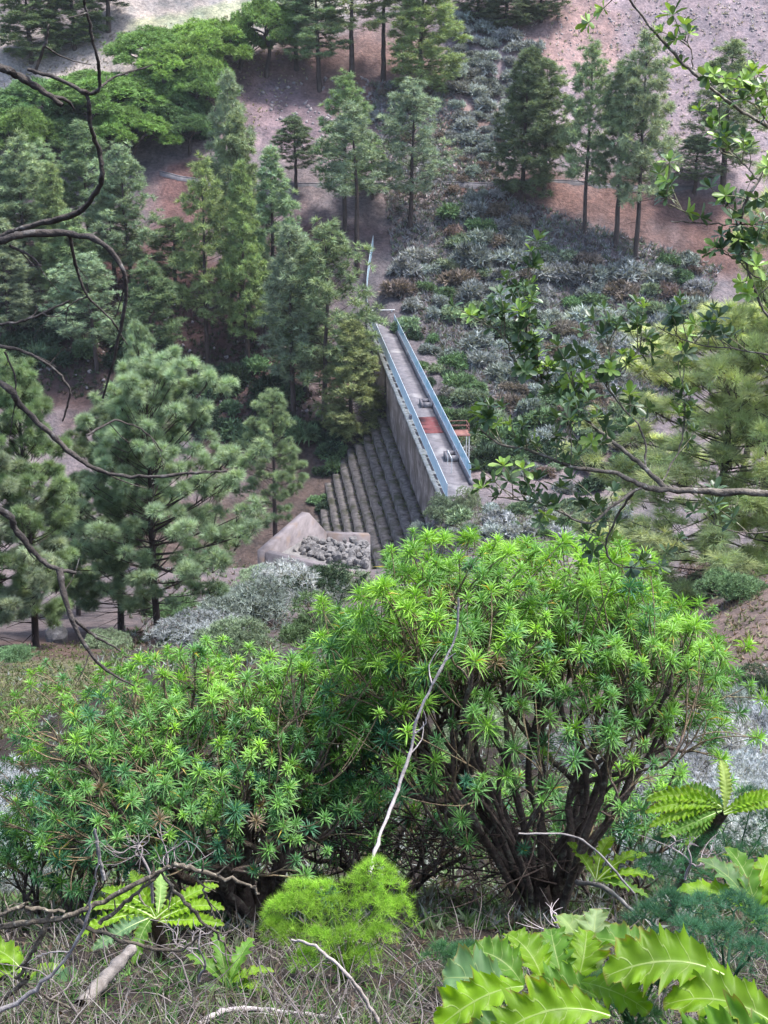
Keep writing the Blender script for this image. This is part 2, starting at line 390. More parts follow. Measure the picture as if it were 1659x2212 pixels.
# soil colours: bands and patches given by where they lie on the slope
base_far = A(.175, .145, .14); base_near = A(.038, .03, .024)  # near soil darkened to put the dense shade under the bushes into its colour
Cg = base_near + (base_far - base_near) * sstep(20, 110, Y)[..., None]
ZONES = [  # (points, half width in metres, colour)
    ([(0, 215), (230, 105), (430, 40), (640, -10)], 13, (.33, .29, .25), 120),
    ([(330, 60), (520, 30), (640, 10)], 4, (.30, .31, .20), 120),
    ([(1250, 150), (1420, 60), (1640, 40), (1640, 260), (1440, 230)], 20, (.235, .188, .188), 120),
    ([(1180, 60), (1250, 120), (1240, 40)], 7, (.26, .18, .16), 120),
    ([(560, 200), (720, 140), (860, 150), (700, 210)], 9, (.165, .108, .092), 120),
    ([(600, 260), (680, 290), (590, 230)], 7, (.19, .14, .14), 120),
    ([(400, 420), (385, 520), (400, 600)], 6, (.125, .074, .066), 120),
    ([(1080, 440), (1250, 470), (1420, 490), (1600, 500)], 8, (.135, .082, .068), 120),
    ([(950, 520), (960, 600), (900, 560)], 4, (.23, .19, .2), 120),
    ([(0, 640), (150, 700), (300, 700), (430, 760), (540, 700), (700, 640)], 16, (.085, .05, .045), 120),
    ([(960, 260), (930, 180), (1000, 300)], 6, (.25, .17, .14), 120),
    ([(1000, 700), (960, 760), (1000, 850)], 5, (.17, .145, .15), 120),
    ([(1180, 900), (1290, 960), (1350, 1000)], 5, (.15, .11, .105), 120),
    ([(900, 640), (1100, 600), (1350, 650), (1300, 850), (1050, 850), (960, 750)], 14, (.12, .105, .105), 120),
    ([(1000, 1130), (1250, 1140), (1330, 1170)], 10, (.145, .13, .125), 90),
    ([(60, 1420), (200, 1390), (330, 1370)], 3.0, (.10, .068, .055), 20),
    ([(0, 1500), (90, 1470), (160, 1430)], 2.0, (.13, .125, .07), 20),
    ([(1530, 1350), (1600, 1310), (1700, 1280), (1659, 1400)], 5.0, (.155, .115, .095), 20),
    ([(0, 700), (200, 800), (420, 880), (600, 960)], 9, (.075, .05, .045), 120),
    ([(400, 1180), (560, 1200), (650, 1050)], 9, (.08, .06, .05), 70),
    ([(1560, 1260), (1659, 1220)], 4.0, (.2, .13, .1), 20),
]
jx = fbm(X / 6, Y / 6, 31) ; jy = fbm(X / 6, Y / 6, 47)
for pts, wd, colr, y0 in ZONES:
    Q = np.array([hit(u, v, y0) for u, v in pts])[:, :2]
    dmin = np.full(X.shape, 1e9)
    k_ = wd * 1.1
    for a, b in zip(Q[:-1], Q[1:]):
        ab = b - a; t = np.clip(((X + k_ * jx - a[0]) * ab[0] + (Y + k_ * jy - a[1]) * ab[1]) / max(ab @ ab, 1e-6), 0, 1)
        dmin = np.minimum(dmin, np.hypot(X + k_ * jx - a[0] - t * ab[0], Y + k_ * jy - a[1] - t * ab[1]))
    f = sstep(wd * 1.25, wd * .55, dmin)[..., None]
    Cg = Cg * (1 - f) + A(*colr) * f
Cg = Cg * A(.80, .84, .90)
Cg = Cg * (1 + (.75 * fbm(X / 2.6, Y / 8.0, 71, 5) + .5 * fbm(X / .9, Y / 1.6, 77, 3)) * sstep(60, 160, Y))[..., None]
ny, nx = X.shape
ii = np.arange(ny - 1)[:, None] * nx + np.arange(nx - 1)[None]
FQ = np.stack([ii, ii + 1, ii + nx + 1, ii + nx], -1).reshape(-1, 4)
def ground_mat():
    m, nt = new_mat('hillside_soil'); L = nt.links.new
    at = N(nt, 'ShaderNodeAttribute', attribute_name='tint')
    ge = N(nt, 'ShaderNodeNewGeometry')
    def noi(s, d=8, r=.6):
        n = N(nt, 'ShaderNodeTexNoise'); n.inputs['Scale'].default_value = s; n.inputs['Detail'].default_value = d; n.inputs['Roughness'].default_value = r
        L(ge.outputs['Position'], n.inputs['Vector']); return n
    n1, n2, n3 = noi(.35), noi(2.2), noi(14, 6)
    c = at.outputs[0]
    for n_, lo, hi in ((n1, (.62, .66, .7), (1.3, 1.2, 1.16)), (n2, (.6, .6, .62), (1.36, 1.34, 1.32)), (n3, (.7, .7, .72), (1.3, 1.28, 1.26))):
        rp = ramp(nt, [(.3, lo), (.7, hi)]); L(n_.outputs[0], rp.inputs[0]); c = mixc(nt, c, rp.outputs[0], 1.0, 'MULTIPLY')
    p = N(nt, 'ShaderNodeBsdfPrincipled'); p.inputs['Roughness'].default_value = .95; p.inputs['Specular IOR Level'].default_value = .1
    L(c, p.inputs['Base Color'])
    b = N(nt, 'ShaderNodeBump'); b.inputs['Strength'].default_value = .9; b.inputs['Distance'].default_value = .25; L(n2.outputs[0], b.inputs['Height'])
    b2 = N(nt, 'ShaderNodeBump'); b2.inputs['Strength'].default_value = .6; b2.inputs['Distance'].default_value = .03; L(n3.outputs[0], b2.inputs['Height']); L(b.outputs[0], b2.inputs['Normal'])
    L(b2.outputs[0], p.inputs['Normal'])
    o = N(nt, 'ShaderNodeOutputMaterial'); L(p.outputs[0], o.inputs[0]); return m
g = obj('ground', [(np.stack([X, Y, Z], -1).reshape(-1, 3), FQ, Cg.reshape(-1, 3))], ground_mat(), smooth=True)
tag(g, 'steep bare soil of both valley sides under the trees and shrubs', 'hillside', kind='structure')

# ------------------------------------------------------------------ dam
def DM(V):
    """dam coordinates (lateral, along, height) -> world"""
    V = np.asarray(V, float)
    xy = DAM_O[None] + V[:, :1] * DAM_N[None] + V[:, 1:2] * DAM_E[None]
    return np.concatenate([xy, V[:, 2:] + DAM_Z], 1)
def slab(a0, a1, s0, s1, z0, z1, n=60, j=0.0, seed=0, jz_=None):
    """long block along the dam, cut into short lengths whose edges wander a little"""
    r = np.random.default_rng(seed); s = np.linspace(s0, s1, n)
    ja = r.normal(size=(4, n)) * j; jz = r.normal(size=(4, n)) * (j if jz_ is None else jz_)
    c = [(a0, z0), (a1, z0), (a1, z1), (a0, z1)]
    V = np.stack([np.stack([np.full(n, c[k][0]) + ja[k], s, np.full(n, c[k][1]) + jz[k]], -1) for k in range(4)], 1).reshape(-1, 3)
    i = np.arange(n - 1)[:, None] * 4; k = np.arange(4)[None]; k2 = (k + 1) % 4
    Fq = np.stack([i + k, i + 4 + k, i + 4 + k2, i + k2], -1).reshape(-1, 4)
    e = (n - 1) * 4
    return (DM(V), np.concatenate([Fq, [[0, 1, 2, 3], [e + 3, e + 2, e + 1, e]]]), None)
S0, S1 = -6.5, 69.0
dam = empty('dam', DM(A(1.6, 30, 0)[None])[0], 'stepped grey masonry dam wall running across the valley with a narrow walkway on top', 'dam')
def dpart(name, parts, mat):
    inv = A(*dam.location)
    return obj(name, [(V - inv, F_, C) for V, F_, C in parts], mat, dam)
dpart('upright_wall', [slab(0, 3.2, S0, S1, -22, -.02, 80, .015, 1)], M['dam_face'])
for k in range(12):
    dpart('step', [slab(-1.0 * (k + 1), -1.0 * k - .004, S0 - 2, S1 - 3 - k, -30, -6.8 - .9 * k, 140, .035, 10 + k)], M['dam_step'])
rs_ = np.random.default_rng(66); n_ = 900; a_ = rs_.uniform(0, 12, n_); k_ = np.floor(a_); s_ = rs_.uniform(S0, S1 - 16, n_)
V_, F_, C_ = tufts(DM(np.stack([-(k_ + rs_.uniform(.0, .3, n_) ** 1.0 + .02), s_, -6.8 - .9 * k_], -1)), np.repeat(A(0, 0, 1)[None], n_, 0), 7, .34, .09, rs_, 1.0, np.array([(.07, .1, .04), (.12, .12, .06), (.16, .15, .11)])[rs_.integers(0, 3, n_)])
tag(obj('step_weeds', [(V_, F_, C_)], M['grass']), 'small weeds and moss growing along the dam steps', 'weeds', kind='stuff')
dpart('walkway', [slab(.25, 2.95, S0, S1 - .5, -.016, .012, 60, .004, 3, 0.0)], M['concrete'])
red = dpart('painted_patch', [slab(.75, 2.8, 14.2, 20.2, .02, .032, 12, .06, 5, 0.0)], M['red'])
red['label'] = 'faded red painted patch across the walkway'
dpart('ledge', [slab(-.38, .24, S0, S1, -.34, -.03, 120, .025, 6)], M['ledge'])
kb = dpart('kerb', [slab(2.96, 3.26, S0 + 4, S1, -.3, .42, 60, .012, 7)], M['concrete'])
dpart('lintel', [slab(-.05, .25, 19.6, 20.4, -.9, .35, 4, .01, 8)], M['concrete'])
st = [box(.7, 2.5, S1 - 1 + .55 * k, S1 + 4, -1 + .22 * k, .22 * (k + 1), DM) for k in range(7)]
for s_ in st: dpart('stair_tread', [s_], M['ledge'])
dpart('side_wall', [slab(2.6, 2.95, S1 - 8, S1 + 4.5, -1, .9, 14, .02, 9)], M['wall_concrete'])

def fence(name, pts, h, label, np_=11, group=None, rail=True):
    """pts: world polyline on the ground; netting panels between posts, rails above and below"""
    pts = np.asarray(pts, float); t = empty(name, pts[0], label, 'fence', group)
    P = spline(pts, np_) - pts[0]; up = A(0, 0, h)
    for q in P: obj('post', tube([q - A(0, 0, .3), q + up * 1.06], .04, 6), M['steel'], t)
    for q0, q1 in zip(P[:-1], P[1:]):
        s = np.linspace(0, 1, 5)[:, None]; lo = q0 + (q1 - q0) * s; hi = lo + up; sag = np.sin(s * pi) * .04
        V = np.concatenate([lo + A(0, 0, .06), hi - A(0, 0, 1) * sag]); i = np.arange(4)
        obj('netting_panel', [(V, np.stack([i, i + 1, i + 6, i + 5], -1), None)], M['netting'], t)
    obj('top_rail', tube(P + up, .03, 6), M['steel'], t)
    obj('bottom_wire', tube(P + A(0, 0, .08), .018, 5), M['steel'], t)
    return t
fence('fence', DM(np.stack([np.full(9, .22), np.linspace(S0, S1, 9), np.zeros(9)], -1)), 1.55, 'blue netting fence along the open stepped side of the dam walkway', 12)
fence('fence', DM(np.stack([np.full(9, 3.11), np.linspace(S0 + 5, S1 - 6, 9), np.full(9, .4)], -1)), 1.35, 'blue netting fence on the kerb along the reservoir side of the walkway', 11)
pf = [DM(A(.1, S1, 0)[None])[0]] + [hit(u, v, 190) for u, v in ((792, 640), (797, 590), (806, 540))]
fence('fence', pf, 1.7, 'bent end of blue fence climbing the slope beyond the dam', 6)
def gate_frame():
    t = empty('gate_frame', DM(A(1.6, S1 - 4, 0)[None])[0], 'white pipe frame crossing the far end of the walkway', 'gate frame')
    o = A(*t.location)
    for a in (.25, 3.0): obj('post', [(V - o, f, c) for V, f, c in tube(DM(np.array([[a, S1 - 4, -.1], [a, S1 - 4, 2.0]])), .05, 6)], M['white_pipe'], t)
    obj('crossbar', [(V - o, f, c) for V, f, c in tube(DM(np.array([[.0, S1 - 4, 1.95], [3.4, S1 - 4, 1.95]])), .055, 6)], M['white_pipe'], t)
gate_frame()
for s_, lab in ((24.5, 'concrete hatch box on the walkway just beyond the red patch'), (5.5, 'concrete hatch box on the walkway nearest the spurge bush')):
    t = empty('hatch_box', DM(A(2.3, s_, .012)[None])[0], lab, 'hatch box'); o = A(*t.location)
    a0, a1, z1 = 1.7, 2.93, .6
    f = lambda b: (b[0] - o, b[1], None)
    obj('frame', [f(box(a0, a0 + .22, s_ - .9, s_ + .9, .015, z1, DM)), f(box(a1 - .16, a1, s_ - .9, s_ + .9, .015, z1, DM)),
                  f(box(a0 + .222, a1 - .162, s_ - .9, s_ - .62, .015, z1 - .003, DM)), f(box(a0 + .222, a1 - .162, s_ + .62, s_ + .9, .015, z1 - .003, DM))], M['concrete'], t)
    obj('opening_shade', [f(box(a0 + .224, a1 - .164, s_ - .617, s_ + .617, .016, .32, DM))], M['dark'], t)  # solid dark block painted as the shaded inside of the hatch
# red steel platform on the reservoir side
s_ = 14.5; t = empty('platform', DM(A(5.0, s_, -6)[None])[0], 'small rusty red steel platform on thin posts beside the dam', 'platform'); o = A(*t.location)
f = lambda b: (b[0] - o, b[1], None)
def rod(p, q, rr=.05): return [(V - o, F_, c) for V, F_, c in tube(DM(np.array([p, q], float)), rr, 6)]
obj('deck', [f(box(3.4, 5.5, s_ - 1.0, s_ + 1.0, -.2, -.05, DM))], M['rust'], t)
for a, ss_ in ((3.5, -.9), (5.4, -.9), (5.4, .9), (3.5, .9)):
    obj('railing_post', rod((a, s_ + ss_, -.05), (a, s_ + ss_, .95), .03), M['rust'], t)
for z in (.5, .93):
    obj('railing', rod((3.5, s_ - .9, z), (5.4, s_ - .9, z), .035) + rod((5.4, s_ - .9, z), (5.4, s_ + .9, z), .035) + rod((5.4, s_ + .9, z), (3.5, s_ + .9, z), .035), M['rust'], t)
for ss_ in (-.9, .9):
    obj('leg', rod((5.4, s_ + ss_, -.25), (5.4, s_ + ss_, -6.5), .05), M['white_pipe'], t)
    obj('brace', rod((3.3, s_ + ss_, -2.4), (5.0, s_ + ss_, -.25), .04), M['rust'], t)
    obj('brace', rod((3.6, s_ + ss_, -2.6), (5.4, s_ + ss_, -2.6), .035), M['white_pipe'], t)
# safety rods at the near end of the walkway
t = empty('guard_rail', DM(A(2.2, 2.4, .012)[None])[0], 'thin white pipe posts standing at the near end of the walkway', 'guard rail'); o = A(*t.location)
for a, sx in ((1.75, 1.2), (1.75, 3.8)): obj('post', rod((a, sx, .0), (a, sx, 1.5), .03), M['white_pipe'], t)
obj('rail', rod((1.75, 1.2, 1.45), (1.75, 3.8, 1.45), .03), M['white_pipe'], t)

# low concrete channel along the far slope
def channel(pts, label):
    P = np.array([hit(u, v, 180) for u, v in pts]); P = spline(P, 60)
    P[:, 2] = ground(P[:, 0], P[:, 1]); P[:, 2] = np.convolve(np.pad(P[:, 2], 4, mode='edge'), np.ones(9) / 9, 'valid')
    V = np.concatenate([P + A(0, 0, -1.2), P + A(0, 0, .55), P + A(0, .5, .55), P + A(0, .5, -1.2)]) - P[0]; n = len(P); i = np.arange(n - 1)
    Fq = np.concatenate([np.stack([i + k * n, i + 1 + k * n, i + 1 + (k + 1) * n, i + (k + 1) * n], -1) for k in range(3)])
    t = empty('water_channel', P[0], label, 'channel')
    obj('channel_wall', [(V, Fq, None)], M['concrete'], t)
    obj('pipe', tube(P - P[0] + A(0, .2, .66), .09, 6), M['concrete'], t)
channel([(345, 382), (420, 398), (640, 404), (850, 405), (1000, 405), (1100, 404), (1300, 410), (1500, 412)], 'long low concrete channel with a pale pipe crossing the far hillside')

# ------------------------------------------------------------------ stone pen in front of the dam
pen = pix(640, 1250, 88.0); PZ = pen[2]
t = empty('retaining_wall', (pen[0], pen[1], PZ - 3), 'open concrete pen with one triangular end wall, filled with rocks', 'concrete pen')
def wp(u, v, y): return pix(u, v, y) - A(*t.location)
def prism(poly, thick, zb):
    """upright wall whose top edge follows poly (list of 3-D points) and whose foot is at zb"""
    P = np.asarray(poly, float); n = len(P); d = nrm(P[-1, :2] - P[0, :2]); nn = A(-d[1], d[0], 0) * thick
    B = P.copy(); B[:, 2] = zb
    V = np.concatenate([P, B, P + nn, B + nn]); i = np.arange(n - 1)
    return (V, np.concatenate([np.stack([i, i + n, i + n + 1, i + 1], -1), np.stack([i + 2 * n, i + 2 * n + 1, i + 3 * n + 1, i + 3 * n], -1),
                               np.stack([i, i + 1, i + 2 * n + 1, i + 2 * n], -1), [[0, 2 * n, 3 * n, n], [n - 1, 2 * n - 1, 4 * n - 1, 3 * n - 1]]]), None)
zb = -2.0
c0, c1, c2, c3 = wp(572, 1192, 86.5), wp(668, 1108, 91.5), wp(706, 1150, 93.5), wp(800, 1156, 94.5)
obj('end_wall', [prism([c0, c0 + (c1 - c0) * .5, c1, c2], .55, zb)], M['wall_concrete'], t)
obj('front_wall', [prism([c0 + A(.02, -.02, -.02), wp(690, 1222, 84.2), wp(800, 1250, 82.2)], .5, zb)], M['wall_concrete'], t)
obj('back_wall', [prism([c2 + A(.05, 0, -.1), c3], .5, zb)], M['wall_concrete'], t)
def rock_mesh(seed, sub=2):
    import bmesh
    bm = bmesh.new(); bmesh.ops.create_icosphere(bm, subdivisions=sub, radius=1); r = np.random.default_rng(seed)
    sc_ = r.uniform(.65, 1.1, 3); cuts = nrm(r.normal(size=(9, 3))); cd = r.uniform(.6, .92, 9)
    for v in bm.verts:
        p = np.array(v.co); 
        for c, d in zip(cuts, cd):
            k = p @ c
            if k > d: p = p - c * (k - d) * .85
        p *= 1 + .08 * r.normal(); v.co = p * sc_
    me = bpy.data.meshes.new('rock'); bm.to_mesh(me); bm.free(); me.materials.append(M['rock']); return me
RM = [rock_mesh(k) for k in range(6)]
r = np.random.default_rng(3)
k = 0
for lay in range(3):
    for iu in range(13):
        for iv in range(4):
            u = 604 + 15.5 * iu + r.uniform(-6, 6); vv = 1166 + 13 * iv + r.uniform(-4, 4) - 4 * lay + (iu - 3) * 1.0
            if vv > 1178 + .27 * (u - 600) or vv < 1200 - .9 * (u - 590): continue
            if lay and r.random() < .55: continue
            y = 88.2 + (1200 - vv) * .075
            o = obj('boulder', RM[k % 6], None); o.location = pix(u, vv + 4, y); sz = r.uniform(.19, .4); o.scale = (sz * 1.15, sz, sz * .85)
            o.rotation_euler = r.uniform(0, 6, 3); tag(o, 'rounded grey rock heaped inside the concrete pen', 'rock', 'rocks in the concrete pen'); k += 1
# filling beneath the visible rocks
fillp = np.array([wp(u, v, y) for u, v, y in ((585, 1200, 86.7), (690, 1232, 84.8), (800, 1256, 83.0), (800, 1168, 94), (706, 1160, 93.2), (668, 1150, 91.4))]) 
fillp[:, 2] -= .25
obj('rubble_fill', [(fillp, np.array([[0, 1, 4, 5], [1, 2, 3, 4]]), None)], M['rock'], t)

# ------------------------------------------------------------------ pines
def pine_parts(H, R, cb, seed, tl, nn, nw, dens, gap=.12, el=(10, 52), prof_pow=.8, whorl=.045, twig=False, dead=6, irregular=.3, tint=None):
    r = np.random.default_rng(seed)
    n = 14; zt = np.linspace(-.6, H * .985, n); wob = np.cumsum(r.normal(size=(n, 2)) * H * .0022, 0); wob -= wob[1]
    TP = np.concatenate([wob, zt[:, None]], 1); tr = H * .0115 * (1 - zt.clip(0) / H) ** .85 + .02
    wood = tube(TP, tr, 8)
    tip_p, tip_a, tip_f, tip_c = [], [], [], []
    z = cb * H; az0 = r.uniform(0, 6)
    lop = r.uniform(0, 6)                                     # the crown is fuller on one side
    while z < H * .975:
        f = (z - cb * H) / (H - cb * H)
        prof = (1 - f) ** prof_pow * (.5 + .5 * min(1, f / .22))
        nl = int(r.integers(4, 7)) if f < .85 else 4
        for q in range(nl):
            if r.random() < gap * (1.3 - f): continue
            az = az0 + q * 2 * pi / nl + r.normal() * .25
            L_ = R * prof * r.uniform(1 - irregular * 1.3, 1 + irregular * .6) * (1 + .22 * cos(az - lop)) + .02 * H * (1 - f) + .1
            e = radians(el[0] + (el[1] - el[0]) * f + r.normal() * 7)
            base = A(np.interp(z, zt, TP[:, 0]), np.interp(z, zt, TP[:, 1]), z + r.normal() * .01 * H)
            dh = A(cos(az), sin(az), 0); side = A(-sin(az), cos(az), 0)
            tt = np.linspace(0, 1, 6)[:, None]
            LP = base + dh * L_ * tt + A(0, 0, 1) * L_ * (tan(e) * tt + .22 * tt ** 2 - .12 * tt * (1 - f)) + side * L_ * .12 * r.normal() * tt ** 2
            wood += tube(LP, np.linspace(max(.018, L_ * .013), .008, 6), 4)
            m = max(4, int(L_ * dens * r.uniform(.8, 1.2)))
            nc = max(2, int(L_ * 1.25 + .5)); tc = r.uniform(.3, 1, nc) ** .7; tc[0] = 1
            pc = base + dh * L_ * tc[:, None] + A(0, 0, 1) * L_ * (tan(e) * tc + .22 * tc ** 2 - .12 * tc * (1 - f))[:, None]
            sp = r.normal(size=nc) * .3 * L_ * (1.15 - tc) + r.normal(size=nc) * .1
            pc = pc + side * sp[:, None] + A(0, 0, 1) * (np.abs(r.normal(size=nc)) * .16 * L_ * (1.1 - tc) + .1)[:, None]
            cr_ = (.27 + .12 * L_) * r.uniform(.7, 1.15, nc) * tl / .72 * (1 - .3 * f)
            ci = r.integers(0, nc, m); dd = nrm(r.normal(size=(m, 3)) + A(0, 0, .55) + dh * .35)
            p1 = pc[ci] + dd * (cr_[ci] * r.uniform(.35, 1, m))[:, None] * A(1, 1, .8)
            ax = nrm(dd + A(0, 0, .35)); p0 = base + dh * L_ * (.9 * tc[ci])[:, None] + A(0, 0, 1) * (L_ * (tan(e) * tc[ci]))[:, None]
            tip_p.append(p1); tip_a.append(ax); tip_f.append(np.full(m, f)); tip_c.append(r.uniform(.7, 1.3, nc)[ci])
            if twig:
                for a_, b_ in zip(p0[::3], p1[::3]): wood += tube([a_, (a_ + b_) / 2 - A(0, 0, .03), b_], [.012, .009, .006], 3)
        z += whorl * H * r.uniform(.75, 1.2) * (1.05 - .5 * f); az0 += 1.1
    for q in range(dead):                                     # dead snags below the crown
        z = cb * H * r.uniform(.35, 1); az = r.uniform(0, 2 * pi); L_ = R * r.uniform(.2, .6)
        b = A(0, 0, z); d = A(cos(az), sin(az), r.uniform(-.5, .1))
        wood += tube(spline([b, b + d * L_ * .5 + A(0, 0, .1), b + d * L_], 5), np.linspace(.03, .01, 5), 3)
    tip_p.append(TP[-1:] + A(0, 0, .1)); tip_a.append(A(0, 0, 1)[None]); tip_f.append(np.ones(1)); tip_c.append(np.ones(1))
    P = np.concatenate(tip_p); Ax = np.concatenate(tip_a); ff = np.concatenate(tip_f)
    g_ = r.uniform(.75, 1.25, (len(P), 1)) * np.concatenate(tip_c)[:, None]; yel = r.uniform(0, 1, (len(P), 1)) ** 2 * .3
    C = g_ * (A(1, 1, 1) + yel * A(.9, .5, -.1))
    return wood, [tufts(P, Ax, nn, tl, nw, r, .85, C)]
def proto_pine(*a, **k):
    wood, crown = pine_parts(*a, **k)
    return mesh_of('trunk', wood, True), mesh_of('crown', crown), a[0], a[1]
PINE = [proto_pine(24, 3.5, .22, 1, .72, 15, .085, 7.5, whorl=.033),
        proto_pine(24, 4.0, .27, 2, .72, 15, .085, 7.0, gap=.16, whorl=.034),
        proto_pine(24, 2.9, .16, 3, .68, 15, .085, 9.0, whorl=.032),
        proto_pine(24, 4.8, .25, 4, .75, 15, .09, 6.0, gap=.2, irregular=.45, whorl=.036),
        proto_pine(24, 3.3, .34, 5, .72, 15, .085, 7.5, gap=.2, whorl=.034),
        proto_pine(24, 4.3, .06, 6, .72, 16, .085, 7.5, gap=.05, whorl=.03),
        proto_pine(24, 3.2, .45, 7, .72, 15, .085, 7.0, gap=.3, irregular=.5, whorl=.035)]
NEARP = [proto_pine(13.5, 4.3, .14, 21, .37, 44, .02, 17, gap=.05, twig=True, prof_pow=.74, el=(15, 58), whorl=.036),
         proto_pine(13.0, 2.9, .12, 22, .37, 44, .02, 18, gap=.1, twig=True, prof_pow=.75, el=(12, 55), whorl=.036),
         proto_pine(12.0, 2.3, .2, 23, .35, 42, .02, 15, gap=.15, twig=True, irregular=.4, whorl=.038),
         proto_pine(13.0, 4.2, .03, 24, .42, 40, .018, 11, gap=.08, twig=True, prof_pow=.7, el=(2, 50), whorl=.036)]
for lst in (PINE, NEARP):
    for tr_, cr_, *_ in lst: tr_.materials.append(M['pine_bark']); cr_.materials.append(M['needles'])
KC = {'blue': (.21, .28, .185), 'mid': (.18, .255, .135), 'yel': (.215, .285, .13), 'dark': (.115, .165, .09), 'pale': (.245, .33, .205), 'soft': (.36, .44, .2)}
r_t = np.random.default_rng(11)
def put_pine(lst, k, u, vb, vt, wd, key, label, y0=120., group='pines on the valley slopes', ub=None, p=None, name='pine_tree'):
    tr_, cr_, H0, R0 = lst[k]
    if p is None: p = hit(u if ub is None else ub, vb, y0)
    H = pix(u, vt - (18 if name == 'umbrella_pine' else 0), p[1])[2] - p[2]
    R = (1.05 if name == 'umbrella_pine' else 1.14 if lst is NEARP else 1.18) * wd / 2 / F * np.linalg.norm(p)
    t = empty(name, p - A(0, 0, .1), label, 'pine tree', group, r_t.uniform(0, 6.28))
    t.scale = (R / R0, R / R0, H / H0)
    if ub is not None:                                          # leaning stem
        t.rotation_mode = 'XYZ'
    a = obj('trunk', tr_, None, t); b = obj('crown', cr_, None, t)
    j = r_t.uniform(.9, 1.1); b.color = (*[c * j * r_t.uniform(.95, 1.05) for c in KC[key]], 1)
    return t
T_ = [
    (0, 250, 640, 395, 110, 'mid', 'green pine filling the wood left of the bluish open-crowned pine'), (1, 95, 560, 310, 110, 'pale', 'pale pine in the second row of the wood'),
    (5, 25, 720, 470, 130, 'blue', 'low bluish pine in the front row of the wood at the left edge'), (0, 165, 720, 455, 110, 'mid', 'green pine in the front row of the wood below the slim yellow-green one'),
    (2, 660, 860, 560, 110, 'mid', 'narrow green pine inside the clump left of the dam'), (0, 380, 640, 470, 90, 'dark', 'small dark pine at the lower end of the red soil strip'),
    (1, 805, 430, 285, 80, 'blue', 'small bluish pine between the two bare-trunked pines above the dam'),  # proto, u, v base, v top, crown width, colour, label
    (1, 745, 500, 165, 120, 'mid', 'tall dark pine above the far end of the dam, left of a leaning thin pine'),
    (6, 772, 600, 222, 120, 'blue', 'thin pine with a long bare trunk standing right above the far end of the dam'),
    (4, 640, 420, 248, 80, 'dark', 'small dark pine between the tall twin pines and the slope above the dam'),
    (3, 886, 492, 178, 150, 'blue', 'open-crowned pine right of the dam end with a bare black trunk'),
    (5, 1128, 438, 105, 140, 'dark', 'dense dark conical pine standing alone above the scrub slope, front one of two'),
    (0, 1175, 425, 128, 100, 'mid', 'pine tucked behind the dense dark conical pine on the upper slope'),
    (1, 1262, 505, 98, 110, 'pale', 'narrow pale pine right of the dense conical pine with a bare lower trunk'),
    (4, 1330, 535, 130, 110, 'mid', 'slender pine half hidden behind the tallest pale pine at upper right'),
    (1, 1372, 560, 76, 130, 'pale', 'tallest pale pine at upper right with a long bare trunk in red soil'),
    (0, 1560, 430, 88, 140, 'mid', 'pine behind the leafy branch in the upper right corner'),
    (3, 1500, 420, 295, 130, 'dark', 'low dark bushy pine right of the tallest pale pine'),
    (0, 508, 640, 155, 100, 'blue', 'tall bluish pine, rear one of the close pair left of centre'),
    (0, 522, 660, 240, 105, 'mid', 'tall green pine, front one of the close pair left of centre'),
    (1, 449, 800, 352, 128, 'yel', 'yellow-green pine with a pale lichened trunk in the red soil'),
    (2, 536, 790, 352, 85, 'yel', 'narrow yellow-green pine just right of the pine with the lichened trunk'),
    (2, 596, 720, 320, 105, 'pale', 'bright spire-shaped pine above the bluish pine clump by the dam'),
    (3, 287, 650, 318, 140, 'blue', 'bluish open-crowned pine behind the hanging bare twig'),
    (1, 60, 660, 298, 140, 'pale', 'pale broad pine near the edge of the wood under the umbrella pines'),
    (2, 130, 700, 355, 80, 'yel', 'slim yellow-green pine between two paler pines in the wood'),
    (0, 195, 570, 262, 110, 'mid', 'green pine rising into the umbrella pine crowns'),
    (4, 8, 640, 345, 120, 'dark', 'dark pine cut by the edge of the photo with a thin black trunk'),
    (3, 210, 800, 552, 150, 'blue', 'bluish pine with white dead lower branches above the big near pine'),
    (4, 335, 860, 560, 110, 'dark', 'shaded pine deep in the wood behind the narrow pine tip'),
    (0, 634, 905, 488, 130, 'blue', 'bluish pine with full crown on the slope left of the dam'),
    (3, 700, 930, 488, 190, 'mid', 'wide green pine overhanging the dam wall'),
    (1, 575, 770, 540, 90, 'blue', 'short bluish pine left of the clump by the dam'),
    (5, 760, 960, 690, 130, 'yel', 'low olive-green pine leaning out over the dam steps'),
    (1, 690, 195, -60, 130, 'mid', 'green pine on the ridge, leftmost of the upper clump'),
    (6, 760, 205, -95, 130, 'yel', 'yellowish pine in the middle of the upper clump'),
    (6, 828, 170, -100, 110, 'mid', 'thin-stemmed pine in the upper clump with a straight bare trunk'),
    (5, 905, 215, -90, 150, 'yel', 'big bright pine at the right end of the upper clump'),
    (0, 640, 150, -30, 110, 'blue', 'bluish pine at the back left of the upper clump'),
    (5, 1090, 70, -120, 120, 'dark', 'dark pine at the top edge above the silver shrubs'),
    (5, 1170, 50, -120, 100, 'dark', 'dark pine at the top edge right of its twin above bare soil'),
    (5, 1030, 50, -120, 90, 'dark', 'dark pine at the top edge beside the bright upper clump'),
    (5, 70, 140, -70, 130, 'dark', 'dark shaded pine in the group in the top left corner'),
    (5, 160, 110, -100, 130, 'dark', 'dark pine right of centre in the top left group'),
    (4, 235, 70, -100, 110, 'dark', 'dark pine at the right end of the top left group'),
]
for k, u, vb, vt, wd, key, lab in T_: put_pine(PINE, k, u, vb, vt, wd, key, lab)
put_pine(NEARP, 2, 597, 1178, 848, 140, 'mid', 'young green pine standing in front of the dam steps', p=pix(597, 1185, 104.0))
put_pine(NEARP, 0, 342, 1378, 800, 375, 'pale', 'big broad near pine with a full pale green crown and thick trunk', 40.)
